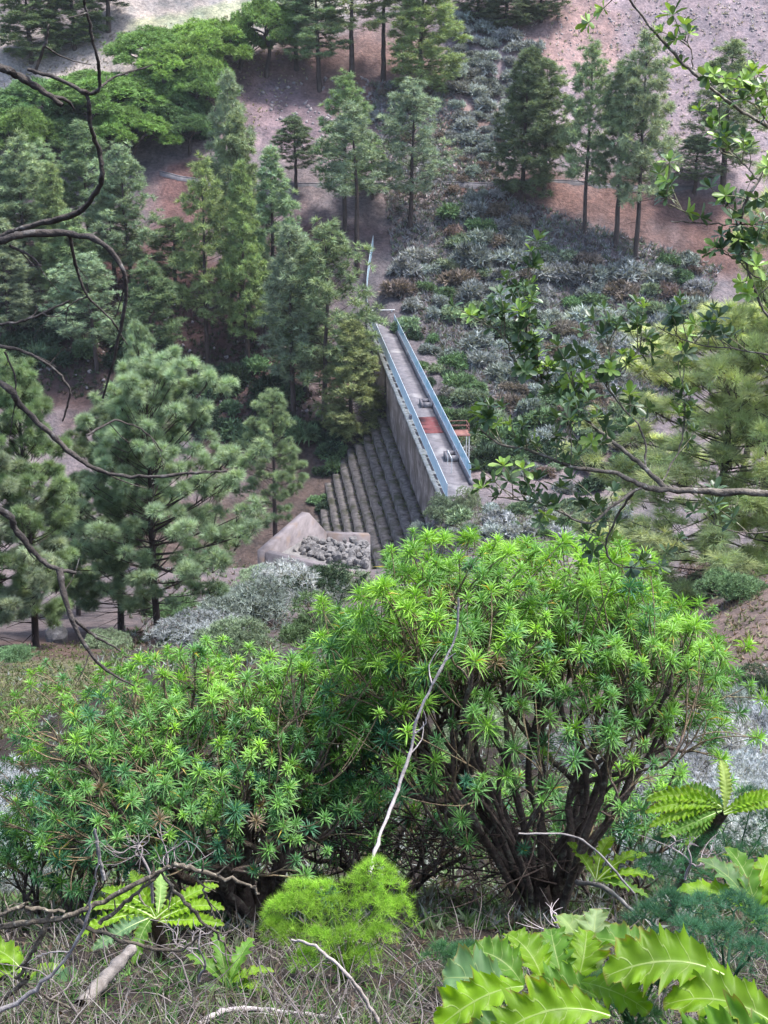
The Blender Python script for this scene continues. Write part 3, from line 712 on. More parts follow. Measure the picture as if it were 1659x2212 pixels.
put_pine(NEARP, 1, 262, 1365, 880, 230, 'blue', 'bluish near pine with a thin trunk left of the big broad pine', 40.)
put_pine(NEARP, 1, 78, 1398, 795, 240, 'mid', 'near pine at the left side with a thin dark trunk', 40.)
put_pine(NEARP, 2, 330, 1200, 703, 120, 'pale', 'narrow pointed pine rising behind the big broad near pine', p=pix(330, 1260, 84.0))
put_pine(NEARP, 1, -20, 1400, 900, 240, 'blue', 'near pine mostly outside the left edge of the photo', 40.)
put_pine(NEARP, 2, 170, 1330, 1040, 140, 'mid', 'short pine in the shade below the big broad near pine', 40.)
put_pine(NEARP, 3, 1560, 1235, 690, 560, 'soft', 'near yellow-green pine with long soft needles behind the leafy branch', p=pix(1545, 1262, 46.0))
put_pine(NEARP, 3, 1720, 1235, 330, 420, 'soft', 'tall bright pine at the right edge of the photo', p=pix(1700, 1250, 44.0))
put_pine(NEARP, 2, 1610, 900, 640, 200, 'mid', 'green pine behind the yellow-green near pine at right', p=pix(1610, 1000, 92.0))

# ------------------------------------------------------------------ umbrella pines
def umbrella(seed, H, R):
    r = np.random.default_rng(seed); n = 60
    az = r.uniform(0, 2 * pi, n); rr = np.sqrt(r.uniform(0, 1, n)) * R
    z = H * (.30 + .62 * np.sqrt(1 - (rr / R) ** 2 * .92) * r.uniform(.55, 1, n) ** .35)
    Cn = np.stack([rr * np.cos(az), rr * np.sin(az), z], -1); cr = r.uniform(.13, .22, n) * R
    br, _ = skel((0, 0, -.5), Cn, r, .06, jitter=.06)
    wood = [q for P, Rr, k in br for q in tube(P, Rr, 5)]
    m = 75; d = nrm(r.normal(size=(n, m, 3))); d[..., 2] = np.abs(d[..., 2]) * 1.1 - .25; d = nrm(d)
    P = (Cn[:, None] + d * cr[:, None, None] * A(1, 1, .8)).reshape(-1, 3)
    C = np.repeat(r.uniform(.7, 1.25, (n, 1)), m, 0) * r.uniform(.65, 1.35, (n * m, 1)) * A(1, 1, 1); P = P + r.normal(size=P.shape) * .12
    return mesh_of('trunk', wood, True), mesh_of('crown', [tufts(P, d.reshape(-1, 3), 12, .55, .1, r, .7, C)]), H, R
UMB = [umbrella(31, 10, 5.2), umbrella(32, 9, 4.6), umbrella(33, 11, 5.0)]
for tr_, cr_, *_ in UMB: tr_.materials.append(M['pine_bark']); cr_.materials.append(M['needles'])
KC.update({'lime': (.20, .32, .09), 'umb': (.16, .27, .085), 'umbd': (.11, .19, .08)})
U_ = [(1, 60, 400, 245, 150, 'umb', 'umbrella pine low at the left between pale pine tops'),
      (2, 395, 250, 95, 170, 'lime', 'bright umbrella pine in the heart of the grove'), (1, 300, 290, 180, 150, 'umb', 'umbrella pine in the grove just above the bright lowest one'),(0, 340, 200, 75, 190, 'umb', 'umbrella pine at the top of the bright green grove'),
      (1, 450, 190, 55, 170, 'lime', 'brightest umbrella pine at the right top of the grove'),
      (2, 440, 290, 150, 130, 'umb', 'round umbrella pine at the right edge of the grove above dark shade'),
      (0, 215, 300, 170, 260, 'umb', 'broad umbrella pine in the middle of the grove'),
      (1, 90, 310, 185, 190, 'umbd', 'darker umbrella pine at the left of the grove'),
      (2, 285, 380, 245, 170, 'lime', 'bright round umbrella pine in front at the lower end of the grove'),
      (1, 380, 300, 205, 130, 'umbd', 'shaded umbrella pine inside the grove over a dark hollow'),
      (0, 20, 350, 235, 170, 'umb', 'umbrella pine at the left edge above the pale pines'),
      (2, 135, 370, 250, 150, 'umbd', 'dark umbrella pine behind the pale wood pines'),
      (2, 575, 168, 5, 130, 'umb', 'wind-shaped umbrella pine with a visible dark trunk beside the upper clump'),
      (1, 520, 150, 70, 110, 'umb', 'low umbrella pine between the grove and the wind-shaped one'),
      (0, 410, 335, 255, 110, 'umbd', 'small dark umbrella pine at the foot of the grove')]
for k, u, vb, vt, wd, key, lab in U_: put_pine(UMB, k, u, vb, vt, wd, key, lab, group='umbrella pines on the upper slope', name='umbrella_pine')

# ------------------------------------------------------------------ shrubs
def shrub(seed, R=1.0, H=.9, n=320, ll=.16, lw=.05, nb=6, lobes=9, needle=False, bare=10, perleaf=8):
    r = np.random.default_rng(seed)
    lc = nrm(r.normal(size=(lobes, 3))); lc[:, 2] = np.abs(lc[:, 2]); lc = lc * A(R, R, H) * r.uniform(.35, .75, (lobes, 1))
    lr = r.uniform(.3, .5, lobes) * R
    li = r.integers(0, lobes, n); d = nrm(r.normal(size=(n, 3))); d[:, 2] = np.abs(d[:, 2]) - .15; d = nrm(d)
    P = lc[li] + d * lr[li][:, None] * r.uniform(.75, 1.05, (n, 1)); P[:, 2] = np.maximum(P[:, 2], .03)
    C = r.uniform(.75, 1.25, lobes)[li][:, None] * r.uniform(.6, 1.4, (n, 1)) * A(1, 1, 1)
    ax = nrm(d + A(0, 0, .4))
    leaves = tufts(P, ax, perleaf, ll, lw, r, .9, C)
    wood = []
    for q in range(bare):
        e = P[r.integers(0, n)]; wood += tube(spline([A(0, 0, -.2) * R, e * A(.45, .45, .6) + r.normal(size=3) * .05, e], 5), np.linspace(.03, .008, 5) * R, 3)
    return mesh_of('branches', wood), mesh_of('foliage', [leaves])
SH = [shrub(41 + k, lobes=6 + k, n=230, ll=.4, lw=.13, perleaf=7) for k in range(6)]           # far away
SHN = [shrub(51 + k, lobes=11 + k, n=1500, ll=.12, lw=.016, perleaf=12, bare=40) for k in range(3)]   # nearer ones
for lst in (SH, SHN):
    for b_, f_ in lst: b_.materials.append(M['stem']); f_.materials.append(M['shrub'])
SC = {'silver': (.275, .305, .30), 'grey': (.2, .22, .21), 'green': (.12, .195, .095), 'dark': (.045, .075, .045), 'silverb': (.42, .45, .47), 'sage': (.2, .26, .165), 'brown': (.18, .145, .125)}
r_s = np.random.default_rng(19)
def put_shrub(lst, u, v, wpx, key, label, group, y0=110., hs=1.0, p=None):
    p = hit(u, v, y0) if p is None else p
    R = wpx / 2 / F * np.linalg.norm(p)
    b_, f_ = lst[int(r_s.integers(0, len(lst)))]
    t = empty('shrub', p - A(0, 0, .05 * R), label, 'shrub', group, r_s.uniform(0, 6.28))
    t.scale = (R, R, R * hs * r_s.uniform(.8, 1.15))
    obj('branches', b_, None, t); o = obj('foliage', f_, None, t)
    j = r_s.uniform(.82, 1.18); o.color = (*[c * j * r_s.uniform(.95, 1.05) for c in SC[key]], 1)
    return t
def inside(poly, u, v):
    c = False; n = len(poly)
    for i in range(n):
        x0, y0 = poly[i]; x1, y1 = poly[i - 1]
        if (y0 > v) != (y1 > v) and u < (x1 - x0) * (v - y0) / (y1 - y0) + x0: c = not c
    return c
def scatter_zone(poly, n, sizes, keys, label, group, y0=110., gap=.62):
    us, vs = zip(*poly); done = []; tries = 0
    while len(done) < n and tries < n * 40:
        tries += 1; u = r_s.uniform(min(us), max(us)); v = r_s.uniform(min(vs), max(vs))
        if not inside(poly, u, v): continue
        s = r_s.uniform(*sizes)
        if any(abs(u - a) < (s + c) * gap * .5 and abs(v - b) < (s + c) * gap * .3 for a, b, c in done): continue
        done.append((u, v, s))
    for u, v, s in done: put_shrub(SH, u, v, s, keys[int(r_s.integers(0, len(keys)))], label, group, y0)
scatter_zone([(985, 30), (1060, 60), (1150, 110), (1150, 210), (1090, 330), (1040, 350), (975, 300), (985, 160)], 62, (34, 66), ('silver', 'silver', 'grey'),
             'silvery shrub in the steep band running down below the top pines', 'silver shrubs in the steep band')
scatter_zone([(890, 190), (1000, 330), (1090, 350), (1080, 440), (980, 460), (900, 330), (800, 260), (800, 190)], 30, (20, 44), ('grey', 'brown', 'silver'),
             'small grey shrub scattered on the stony slope between the pines', 'small grey shrubs on the stony slope')
scatter_zone([(980, 440), (1110, 480), (1220, 560), (1360, 590), (1520, 560), (1500, 690), (1380, 720), (1340, 860), (1230, 900), (1110, 880), (1040, 790), (1000, 690), (900, 690), (850, 640), (880, 560), (970, 560)],
             125, (44, 92), ('grey', 'grey', 'silver', 'sage', 'green', 'brown'), 'grey-green shrub in the dense scrub right of the dam', 'scrub right of the dam')
scatter_zone([(870, 700), (950, 740), (1040, 840), (1150, 950), (1250, 1030), (1040, 1030), (980, 930), (930, 850)], 40, (32, 70), ('green', 'sage', 'grey', 'dark'),
             'green-grey shrub on the reservoir bank beside the walkway fence', 'shrubs on the reservoir bank')
scatter_zone([(0, 690), (260, 690), (420, 850), (560, 780), (680, 880), (720, 980), (600, 960), (420, 960), (300, 800), (0, 780)], 34, (50, 120), ('dark', 'dark', 'green'),
             'dark shaded shrub on the floor of the pine wood', 'dark shrubs under the pines')
scatter_zone([(690, 900), (760, 930), (745, 1000), (720, 1110), (690, 1130), (680, 1000)], 12, (34, 60), ('dark', 'dark', 'green'),
             'dark ivy-like bush at the foot of the dam steps', 'bushes at the dam foot')
scatter_zone([(450, 215), (480, 320), (420, 330), (370, 270)], 8, (26, 50), ('dark', 'brown'), 'dark dry shrub under the umbrella grove', 'dry shrubs under the grove')
scatter_zone([(1400, 600), (1500, 560), (1530, 900), (1300, 1050), (1330, 900)], 14, (26, 56), ('dark', 'green', 'grey'), 'dark scrub bush behind the right near pine', 'scrub behind the right pine')
scatter_zone([(960, 1095), (1240, 1080), (1340, 1120), (1330, 1170), (960, 1160)], 24, (30, 70), ('sage', 'silver', 'sage', 'green'),
             'pale sage shrub on the terrace at the near end of the dam', 'sage shrubs on the dam terrace', 90.)
for (u, v, s, key, lab) in [
    (640, 1300, 230, 'silver', 'largest silver shrub below the rock pen, right one'), (545, 1345, 250, 'silver', 'wide silver shrub below the rock pen with bare brown sticks'),
    (440, 1400, 240, 'silver', 'silver shrub lowest in the row running down from the pen'), (690, 1290, 220, 'dark', 'dark green bush beside the silver shrubs below the pen'),
    (560, 1255, 110, 'sage', 'sage bush left of the concrete pen'), (480, 1290, 90, 'sage', 'small green bush under the big broad near pine'),
    (380, 1400, 90, 'sage', 'low sage bush in front of the big pine trunk'), (740, 1290, 150, 'sage', 'sage bush hidden behind the spurge top'),
    (620, 1225, 70, 'green', 'leafy green bush against the pen front wall'),
    (600, 1270, 130, 'silver', 'silver shrub highest in the row, close under the pen wall'), (380, 1330, 130, 'green', 'green bush at the foot of the big broad pine'), (230, 1400, 110, 'sage', 'pale bush between the near pine trunks'),
    (30, 1430, 120, 'green', 'green bush at the foot of the left near pine'), (500, 1420, 200, 'sage', 'pale bush right behind the top of the left spurge bush'), (700, 1380, 200, 'green', 'green bush in the notch between both spurge tops')]:
    put_shrub(SHN, u, v, s, key, lab, None, 25., .85)
for (u, v, s, y, key, lab) in [
    (1570, 1610, 270, 17, 'silverb', 'silver grey shrub behind the right side of the right spurge bush'), (1470, 1690, 250, 15, 'silverb', 'silver grey shrub seen through the right spurge branches'),
    (1640, 1760, 280, 14, 'silverb', 'pale silver shrub above the dark fennel at right'), (1590, 1540, 200, 21, 'grey', 'grey shrub highest of the silver clump at right'),
    (1400, 1860, 200, 12.5, 'silver', 'low silver shrub near the right spurge trunk'), (1550, 1880, 160, 10.5, 'brown', 'dry brownish shrub beside the sow thistle stem'),
    (15, 1690, 190, 16, 'silverb', 'silver shrub at the left edge, upper one'), (-10, 1830, 220, 12.5, 'silverb', 'silver shrub at the left edge, lower one'),
    (60, 1900, 150, 11.5, 'grey', 'grey feathery shrub under the left end of the left spurge bush'),
    (1040, 1540, 260, 19, 'sage', 'pale green bush behind the middle of the right spurge bush'), (860, 1640, 260, 17, 'green', 'green bush in the gap between the two spurge bushes'),
    (300, 1750, 260, 15, 'green', 'green bush behind the left spurge bush'), (560, 1700, 240, 15, 'sage', 'pale bush behind the left spurge trunk'),
    (1250, 1600, 240, 18, 'grey', 'grey bush behind the right spurge trunk'), (1640, 1470, 120, 28, 'dark', 'small dark bush on the red bank at the right edge'),
    (1650, 1560, 200, 18, 'silverb', 'bright silver shrub touching the right edge of the photo'), (1440, 1790, 220, 14, 'silverb', 'pale silver shrub between the right spurge and the dark fennel'), (30, 1780, 190, 15, 'silverb', 'middle silver shrub at the left edge'),
    (1560, 1700, 230, 15, 'silverb', 'silver shrub just above the fern-like sow thistle'), (1630, 1660, 200, 16, 'silverb', 'silver shrub low at the right edge beneath the spurge branch'),
    (1500, 1265, 190, 38, 'sage', 'sage shrub at the foot of the yellow-green near pine'), (1590, 1260, 170, 38, 'green', 'green shrub right of the near pine foot'), (1340, 1210, 150, 60, 'grey', 'grey shrub on the terrace right of the spurge top'), (1420, 1180, 150, 60, 'sage', 'pale sage shrub on the terrace left of the near pine'),
    (1450, 1290, 150, 40, 'brown', 'dry brown shrub at the foot of the right near pine'), (1530, 1240, 160, 42, 'brown', 'dry brown shrub under the right near pine'),
    (1370, 1270, 120, 44, 'grey', 'grey shrub between the spurge top and the right pine')]:
    put_shrub(SHN, u, v, s, key, lab, None, p=hit(u, v + .22 * s, min(y * .72, 11.0)), hs=1.05)
for (u, v, s_, key, lab) in [(955, 1098, 90, 'sage', 'pale sage bush against the near end of the dam walkway'), (915, 1120, 80, 'silver', 'silver bush hiding the foot of the near dam end'), (1010, 1095, 70, 'sage', 'small sage bush beside the near end of the right fence')]:
    put_shrub(SHN, u, v, s_, key, lab, None, p=(lambda q: A(q[0], q[1], float(ground(q[0], q[1]))))(pix(u, v, 123.0)), hs=1.2)
scatter_zone([(1040, 880), (1340, 860), (1400, 1000), (1330, 1075), (1060, 1060)], 24, (50, 95), ('dark', 'green', 'grey', 'sage', 'brown'), 'dark mixed shrub on the lower bank behind the leafy branch', 'shrubs on the lower bank')
# small plants and stones nobody could count
def cover(name, region, n, size, cols, label, y0=110., nn=6, seed=5):
    r = np.random.default_rng(seed); us, vs = zip(*region); P = []
    while len(P) < n:
        a, b = r.uniform(min(us), max(us)), r.uniform(min(vs), max(vs))
        if inside(region, a, b): P.append((a, b))
    P = np.array(P); P = hits(P[:, 0], P[:, 1], y0); ax = np.repeat(A(0, 0, 1)[None], n, 0); s = r.uniform(.6, 1.4, n)
    C = np.array(cols)[r.integers(0, len(cols), n)] * r.uniform(.7, 1.25, (n, 1))
    V, F_, Cc = tufts(P, ax, nn, size, size * .3, r, 1.0, C)
    o = obj(name, [(V, F_, Cc)], M['grass']); return tag(o, label, 'ground cover', kind='stuff')
cover('dry_tufts', [(1100, 0), (1659, 0), (1659, 330), (1450, 330), (1280, 260), (1170, 200)], 600, .7, [(.46, .39, .40), (.4, .34, .33), (.34, .33, .24), (.5, .45, .46)], 'low dry tufts over the bare stony slope at upper right', seed=6)
cover('dry_tufts', [(0, 120), (640, 0), (700, 130), (560, 300), (300, 120), (0, 240)], 900, .45, [(.28, .27, .14), (.22, .18, .16), (.3, .27, .2)], 'low dry grass tufts on the pale strip at upper left', seed=7)
cover('low_scrub', [(800, 180), (960, 180), (1110, 430), (1560, 580), (1380, 980), (1060, 960), (860, 640)], 12000, .9, [(.19, .18, .185), (.14, .18, .12), (.25, .26, .265), (.15, .12, .12), (.2, .2, .22)], 'low mixed scrub and dry stalks between the bigger shrubs', seed=8)
cover('forest_litter_plants', [(0, 600), (700, 600), (760, 950), (500, 950), (0, 820)], 2600, .7, [(.045, .065, .035), (.06, .08, .045), (.1, .08, .065)], 'small dark plants on the floor of the pine wood', seed=9)
cover('terrace_grass', [(940, 1090), (1350, 1090), (1400, 1200), (940, 1190)], 2600, .4, [(.2, .23, .16), (.24, .24, .235), (.14, .18, .1), (.2, .17, .16)], 'short pale grass on the terrace near the dam', 80., seed=10)
cover('short_grass', [(0, 1400), (330, 1370), (200, 1480), (0, 1600)], 1500, .13, [(.15, .165, .075), (.16, .14, .09), (.1, .135, .05)], 'short yellow-green grass on the bank at the left edge', 20., seed=12, nn=5)
cover('short_grass', [(1480, 1200), (1659, 1200), (1659, 1480), (1560, 1420)], 350, .16, [(.16, .17, .09), (.2, .15, .11)], 'sparse dry grass on the red bank at the right edge', 20., seed=13, nn=5)
cover('undergrowth', [(-80, 1440), (1740, 1440), (1740, 2010), (-80, 2010)], 5200, .13, [(.1, .17, .06), (.16, .2, .12), (.24, .26, .24), (.12, .1, .075), (.07, .12, .05)], 'low mixed green and grey undergrowth behind the spurge bushes', 7.6, seed=14, nn=9)
cover('undergrowth', [(330, 1230), (800, 1180), (1000, 1180), (1440, 1200), (1440, 1420), (200, 1460)], 2600, .3, [(.1, .15, .06), (.18, .21, .15), (.24, .26, .24), (.13, .1, .08)], 'low mixed scrub on the slope between the pen and the spurge bushes', 24., seed=15, nn=8)
def stones(region, n, size, label, y0=110., seed=3):
    r = np.random.default_rng(seed); us, vs = zip(*region); parts = []
    import itertools
    V0 = nrm(np.array(list(itertools.product((-1, 0, 1), repeat=3)), float)[[0, 2, 6, 8, 18, 20, 24, 26, 4, 22, 10, 16, 12, 14]])
    O = A(1, 0, 0, -1, 0, 0, 0, 1, 0, 0, -1, 0, 0, 0, 1, 0, 0, -1).reshape(6, 3)
    OF = np.array([[0, 2, 4], [2, 1, 4], [1, 3, 4], [3, 0, 4], [2, 0, 5], [1, 2, 5], [3, 1, 5], [0, 3, 5]])
    c = 0
    while c < n:
        u = r.uniform(min(us), max(us)); v = r.uniform(min(vs), max(vs))
        if not inside(region, u, v): continue
        c += 1; p = hit(u, v, y0); q = nrm(r.normal(size=3)); q2 = nrm(np.cross(q, r.normal(size=3))); Rm = np.stack([q, q2, np.cross(q, q2)])
        parts.append(((O * r.uniform(.6, 1.2, (6, 1)) * r.uniform(*size)) @ Rm + p, OF, None))
    o = obj('loose_stones', parts, M['stone']); tag(o, label, 'stones', kind='stuff')
stones([(560, 200), (720, 160), (1000, 200), (1100, 430), (900, 460), (640, 330)], 420, (.15, .5), 'loose stones on the slope above the dam', seed=21)
stones([(1180, 40), (1659, 0), (1659, 330), (1300, 250)], 500, (.12, .4), 'loose stones on the bare slope at upper right', seed=22)
stones([(880, 500), (1560, 560), (1380, 1000), (1060, 960)], 400, (.15, .5), 'loose stones among the scrub right of the dam', seed=23)
stones([(0, 620), (700, 620), (720, 950), (0, 800)], 200, (.15, .45), 'loose stones on the floor of the pine wood', seed=24)
o = obj('boulder', RM[2], None); o.location = hit(122, 1388, 40.) + A(0, 0, .3); o.scale = (.62, .5, .5); tag(o, 'pale boulder at the foot of the near left pine', 'rock')

# ------------------------------------------------------------------ spurge bushes
def rosettes(P, Ax, n, L_, W_, r, C, droop=(18, 105)):
    k = len(P); i = np.arange(n)
    el = np.radians(droop[0] + (droop[1] - droop[0]) * ((i + .5) / n) ** .85)[None] + r.normal(size=(k, n)) * .14
    az = (i * 2.39996)[None] + r.uniform(0, 6.28, (k, 1)) + r.normal(size=(k, n)) * .15
    X_ = perp(Ax, r); Y_ = np.cross(Ax, X_)
    D = Ax[:, None] * np.cos(el)[..., None] + (X_[:, None] * np.cos(az)[..., None] + Y_[:, None] * np.sin(az)[..., None]) * np.sin(el)[..., None]
    D = D.reshape(-1, 3); AA = np.repeat(Ax, n, 0)
    Nn = nrm(AA - D * (AA * D).sum(-1, keepdims=True) + 1e-4)
    ln = (L_ * (.62 + .38 * np.sin(np.linspace(.35, 2.4, n)))[None] * r.uniform(.75, 1.15, (k, n)) * r.uniform(.55, 1.25, (k, 1))).ravel()
    S = np.stack([ln, np.full(k * n, W_) * r.uniform(.8, 1.15, k * n), ln], -1)
    base = np.repeat(P, n, 0) - AA * (np.tile(i / n, k) * L_ * .32)[:, None]
    young = np.tile(1.25 - .45 * (i / n), k)[:, None]
    Cc = np.repeat(C, n, 0) * young * r.uniform(.85, 1.15, (k * n, 1))
    Cc = np.where(np.repeat(r.random(k) < .025, n)[:, None], A(.2, .15, .09) * r.uniform(.6, 1.2, (k * n, 1)), Cc)
    old = (r.random(k * n) < .009)[:, None]; Cc = np.where(old, A(.42, .34, .05), Cc)
    return inst(LANCE[0], LANCE[1], base, D, Nn, S, Cc)
def spurge(seed, base, cen, rad, n, label, trunk=0.0, outline=None, nleaf=34, L_=.112, W_=.0092, front_cut=.25, extra=None, stems=5, rt=.0052):
    r = np.random.default_rng(seed); base = A(*base); cen = A(*cen)
    T = []
    while len(T) < n:
        d = nrm(r.normal(size=3)); 
        if d[2] < -.15: continue
        if d[1] < -.2 and d[2] < front_cut and r.random() < .75: continue
        q = r.uniform(.22, 1.0) ** .5
        bump = 1 + r.uniform(0, .16) + .2 * sin(5 * math.atan2(d[1], d[0]) + seed) * (1 - d[2]) + .1 * sin(7 * d[2] + 3 * d[0] + seed)
        T.append(cen + d * A(*rad) * q * bump)
    if extra is not None: T += [A(*e) for e in extra]
    T = np.array(T)
    if outline is not None: T = np.array([q for q in T if outline(q)])
    T[:, 2] = np.maximum(T[:, 2], ground(T[:, 0], T[:, 1]) + .15)
    # several stems from the ground, each carrying its own sector of the crown
    ang = np.arctan2(T[:, 1] - base[1], T[:, 0] - base[0]); order = np.argsort(ang)
    wood = []; dirs = np.zeros_like(T)
    if trunk:
        for q in range(3):
            o_ = A(cos(q * 2.1), sin(q * 2.1), 0) * trunk * .8
            wood += tube(spline([base + o_ * .7 - A(0, 0, .2), base + o_ + A(0, 0, .12), base + o_ * 1.7 + A(0, 0, .36)], 9), np.linspace(trunk * 1.15, trunk * .62, 9), 8, A(.85, .8, .75))
    for q, idx in enumerate(np.array_split(order, stems)):
        c = T[idx].mean(0) - base
        b = base + nrm(c * A(1, 1, 0)) * (.1 if not trunk else trunk * 1.3) + r.normal(size=3) * A(.03, .03, 0) + A(0, 0, (.32 if trunk else 0) * r.uniform(.3, 1))
        br, td = skel(b - A(0, 0, .15), T[idx], r, rt, d0=nrm(c + A(0, 0, .6)), fr=(.26, .42), expo=.40, jitter=.07, seg=6)
        dirs[idx] = td
        for P, R_, k in br:
            col = A(1, 1, 1) * (2.1 if k <= 2 else 1.45 if k <= 8 else 1.0)
            col = col * (A(1, 1.02, .8) if k <= 2 else A(1, 1, 1))
            wood += tube(P, R_, 6 if k > 6 else 4, col)
    h = (T[:, 2] - T[:, 2].min()) / np.ptp(T[:, 2])
    out = nrm((T - cen) / A(*rad))
    ax = nrm(dirs * .5 + out * .4 + A(0, 0, .75) + r.normal(size=T.shape) * .16)
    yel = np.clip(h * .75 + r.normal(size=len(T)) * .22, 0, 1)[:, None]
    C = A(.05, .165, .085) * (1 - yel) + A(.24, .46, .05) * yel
    t = empty('spurge_bush', base, label, 'bush', 'spurge bushes')
    mv = lambda ps: [(V - base, F_, c) for V, F_, c in ps]
    obj('stems', mv(wood), M['spurge_stem'], t, smooth=True)
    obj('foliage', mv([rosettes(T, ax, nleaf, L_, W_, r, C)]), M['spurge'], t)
    return t
def on_ground(u, v, y0=1.5):
    return hit(u, v, y0)
bR = hit(1180, 1985); bL = hit(545, 1992)
cR = pix(1125, 1550, bR[1] + .25); cL = pix(400, 1720, bL[1] + .15)

ex = [pix(*q) for q in [(1360, 1765, bR[1] - .7), (1130, 1835, bR[1] - .5), (1340, 1745, bR[1] - .72), (1385, 1750, bR[1] - .68), (1350, 1790, bR[1] - .74), (1375, 1785, bR[1] - .7), (1010, 1820, bR[1] - .6), (970, 1790, bR[1] - .5), (1300, 1880, bR[1] + .3), (1600, 1540, bR[1]), (1650, 1510, bR[1] + .1), (1560, 1640, bR[1] - .2), (1500, 1560, bR[1] - .2), (1540, 1600, bR[1]), (1450, 1640, bR[1] - .3), (1620, 1480, bR[1]), (1560, 1420, bR[1] + .2), (1240, 1640, bR[1] - 1.0), (1360, 1420, bR[1] - .3), (880, 1580, bR[1] - 1.0), (1290, 1170, bR[1]), (1215, 1170, bR[1]), (860, 1150, bR[1] + .1)]]
rx_ = np.random.default_rng(8)
ex += [pix(rx_.uniform(650, 900), rx_.uniform(1240, 1640), bR[1] + rx_.uniform(-.5, .5)) for _ in range(150)]
ex = [q for q in ex if proj_v(q) > 1125 + max(0, (880 - proj_u(q))) * .55]
spurge(61, bR, cR, (1.5, 1.0, 1.3), 1080, 'large spurge bush with many bare forking stems, right one of two', extra=ex, stems=17, trunk=.085, front_cut=.45, outline=lambda q: proj_v(q) > 1132 + max(0, 900 - proj_u(q)) * .95 + max(0, proj_u(q) - 1290) * .5 + 26 * sin(proj_u(q) / 38.0) + 22 * sin(proj_u(q) / 17.0 + 1))
exL = [pix(rx_.uniform(620, 820), rx_.uniform(1420, 1760), bL[1] + rx_.uniform(-.3, .6)) for _ in range(110)]
spurge(62, bL, cL, (1.2, 1.0, .98), 1050, 'spurge bush with a dark leaning trunk, left one of two', L_=.088, W_=.0095, nleaf=28, front_cut=.0, stems=9, trunk=.075, extra=exL)

def low_spurge(seed, u, v, dy, cu, cv, rad, n, lab, **k):
    b = pix(u, v, bR[1] + dy); b[2] = float(ground(b[0], b[1])); c = pix(cu, cv, b[1])
    spurge(seed, b, c, rad, n, lab, **k)
low_spurge(63, 840, 1930, 1.3, 830, 1790, (1.1, .6, .62), 330, 'shaded spurge bush filling the gap behind the two big ones', L_=.1, W_=.011, nleaf=22, stems=7, rt=.005)
low_spurge(64, 150, 1940, .3, 150, 1850, (.62, .5, .5), 260, 'low spurge bush at the left below the left big one', L_=.09, W_=.010, nleaf=24, stems=5, rt=.004)
low_spurge(65, 1330, 1900, 1.4, 1350, 1800, (.8, .5, .6), 170, 'small spurge bush behind the right trunk', L_=.1, W_=.011, nleaf=22, stems=6, rt=.005)
low_spurge(66, 400, 1930, 1.2, 400, 1810, (.95, .5, .5), 260, 'shaded spurge bush behind the left dark trunk', L_=.09, W_=.010, nleaf=22, stems=7, rt=.0045)
r = np.random.default_rng(45); tg = []
for q in range(420):
    u = r.uniform(250, 1230); p = pix(u, r.uniform(1760, 1960), r.uniform(8.6, 10.4)); p[2] = max(p[2], float(ground(p[0], p[1])) + r.uniform(0, .7))
    d = nrm(A(r.normal(), r.normal() * .6, r.normal() * .5)); l = r.uniform(.25, .9)
    tg += tube(spline([p, p + d * l * .4 + r.normal(size=3) * .06, p + d * l * .75 + r.normal(size=3) * .08, p + d * l], 8), np.linspace(r.uniform(.004, .011), .002, 8), 4, A(1, .95, .95) * r.uniform(.5, 1.2))
tag(obj('branch_tangle', tg, M['spurge_stem']), 'tangle of dry dark branches under the spurge bushes', 'dead branches', kind='stuff')
# ------------------------------------------------------------------ bare branches of the dead tree beside the camera
def branch_set(name, polys, y, mat, root_loc, label, cat, group=None, part='branch', kink=.006, seed=1, twigs=0, col=None):
    """polys: (list of (u, v) or (u, v, dy), r0, r1) with radii in metres"""
    r = np.random.default_rng(seed); t = empty(name, root_loc, label, cat, group); o = A(*root_loc)
    res = []
    for pts, r0, r1 in polys:
        P = np.array([pix(q[0], q[1], y + (q[2] if len(q) > 2 else 0)) for q in pts])
        n = max(8, len(P) * 5); S = spline(P, n); S[1:-1] += r.normal(size=(n - 2, 3)) * kink * .35
        R_ = np.linspace(r0, r1, n) * .8 * (1 + .13 * r.normal(size=n).clip(-1, 1.6))
        ps = tube(S, R_, 7, col)
        for q in range(twigs):
            i = int(r.integers(2, n - 2)); d = nrm(nrm(S[i + 1] - S[i - 1]) + r.normal(size=3) * .8); l = r.uniform(.02, .09)
            ps += tube(spline([S[i], S[i] + d * l * .6, S[i] + d * l + r.normal(size=3) * .01], 4), np.linspace(r1 * .7, r1 * .3, 4), 4, col)
        obj(part, [(V - o, F_, c) for V, F_, c in ps], mat, t, smooth=True); res.append(S)
    return t, res
Yb = 2.6
trunk_x = -1.15
tb = A(trunk_x, Yb, float(ground(trunk_x, Yb)))
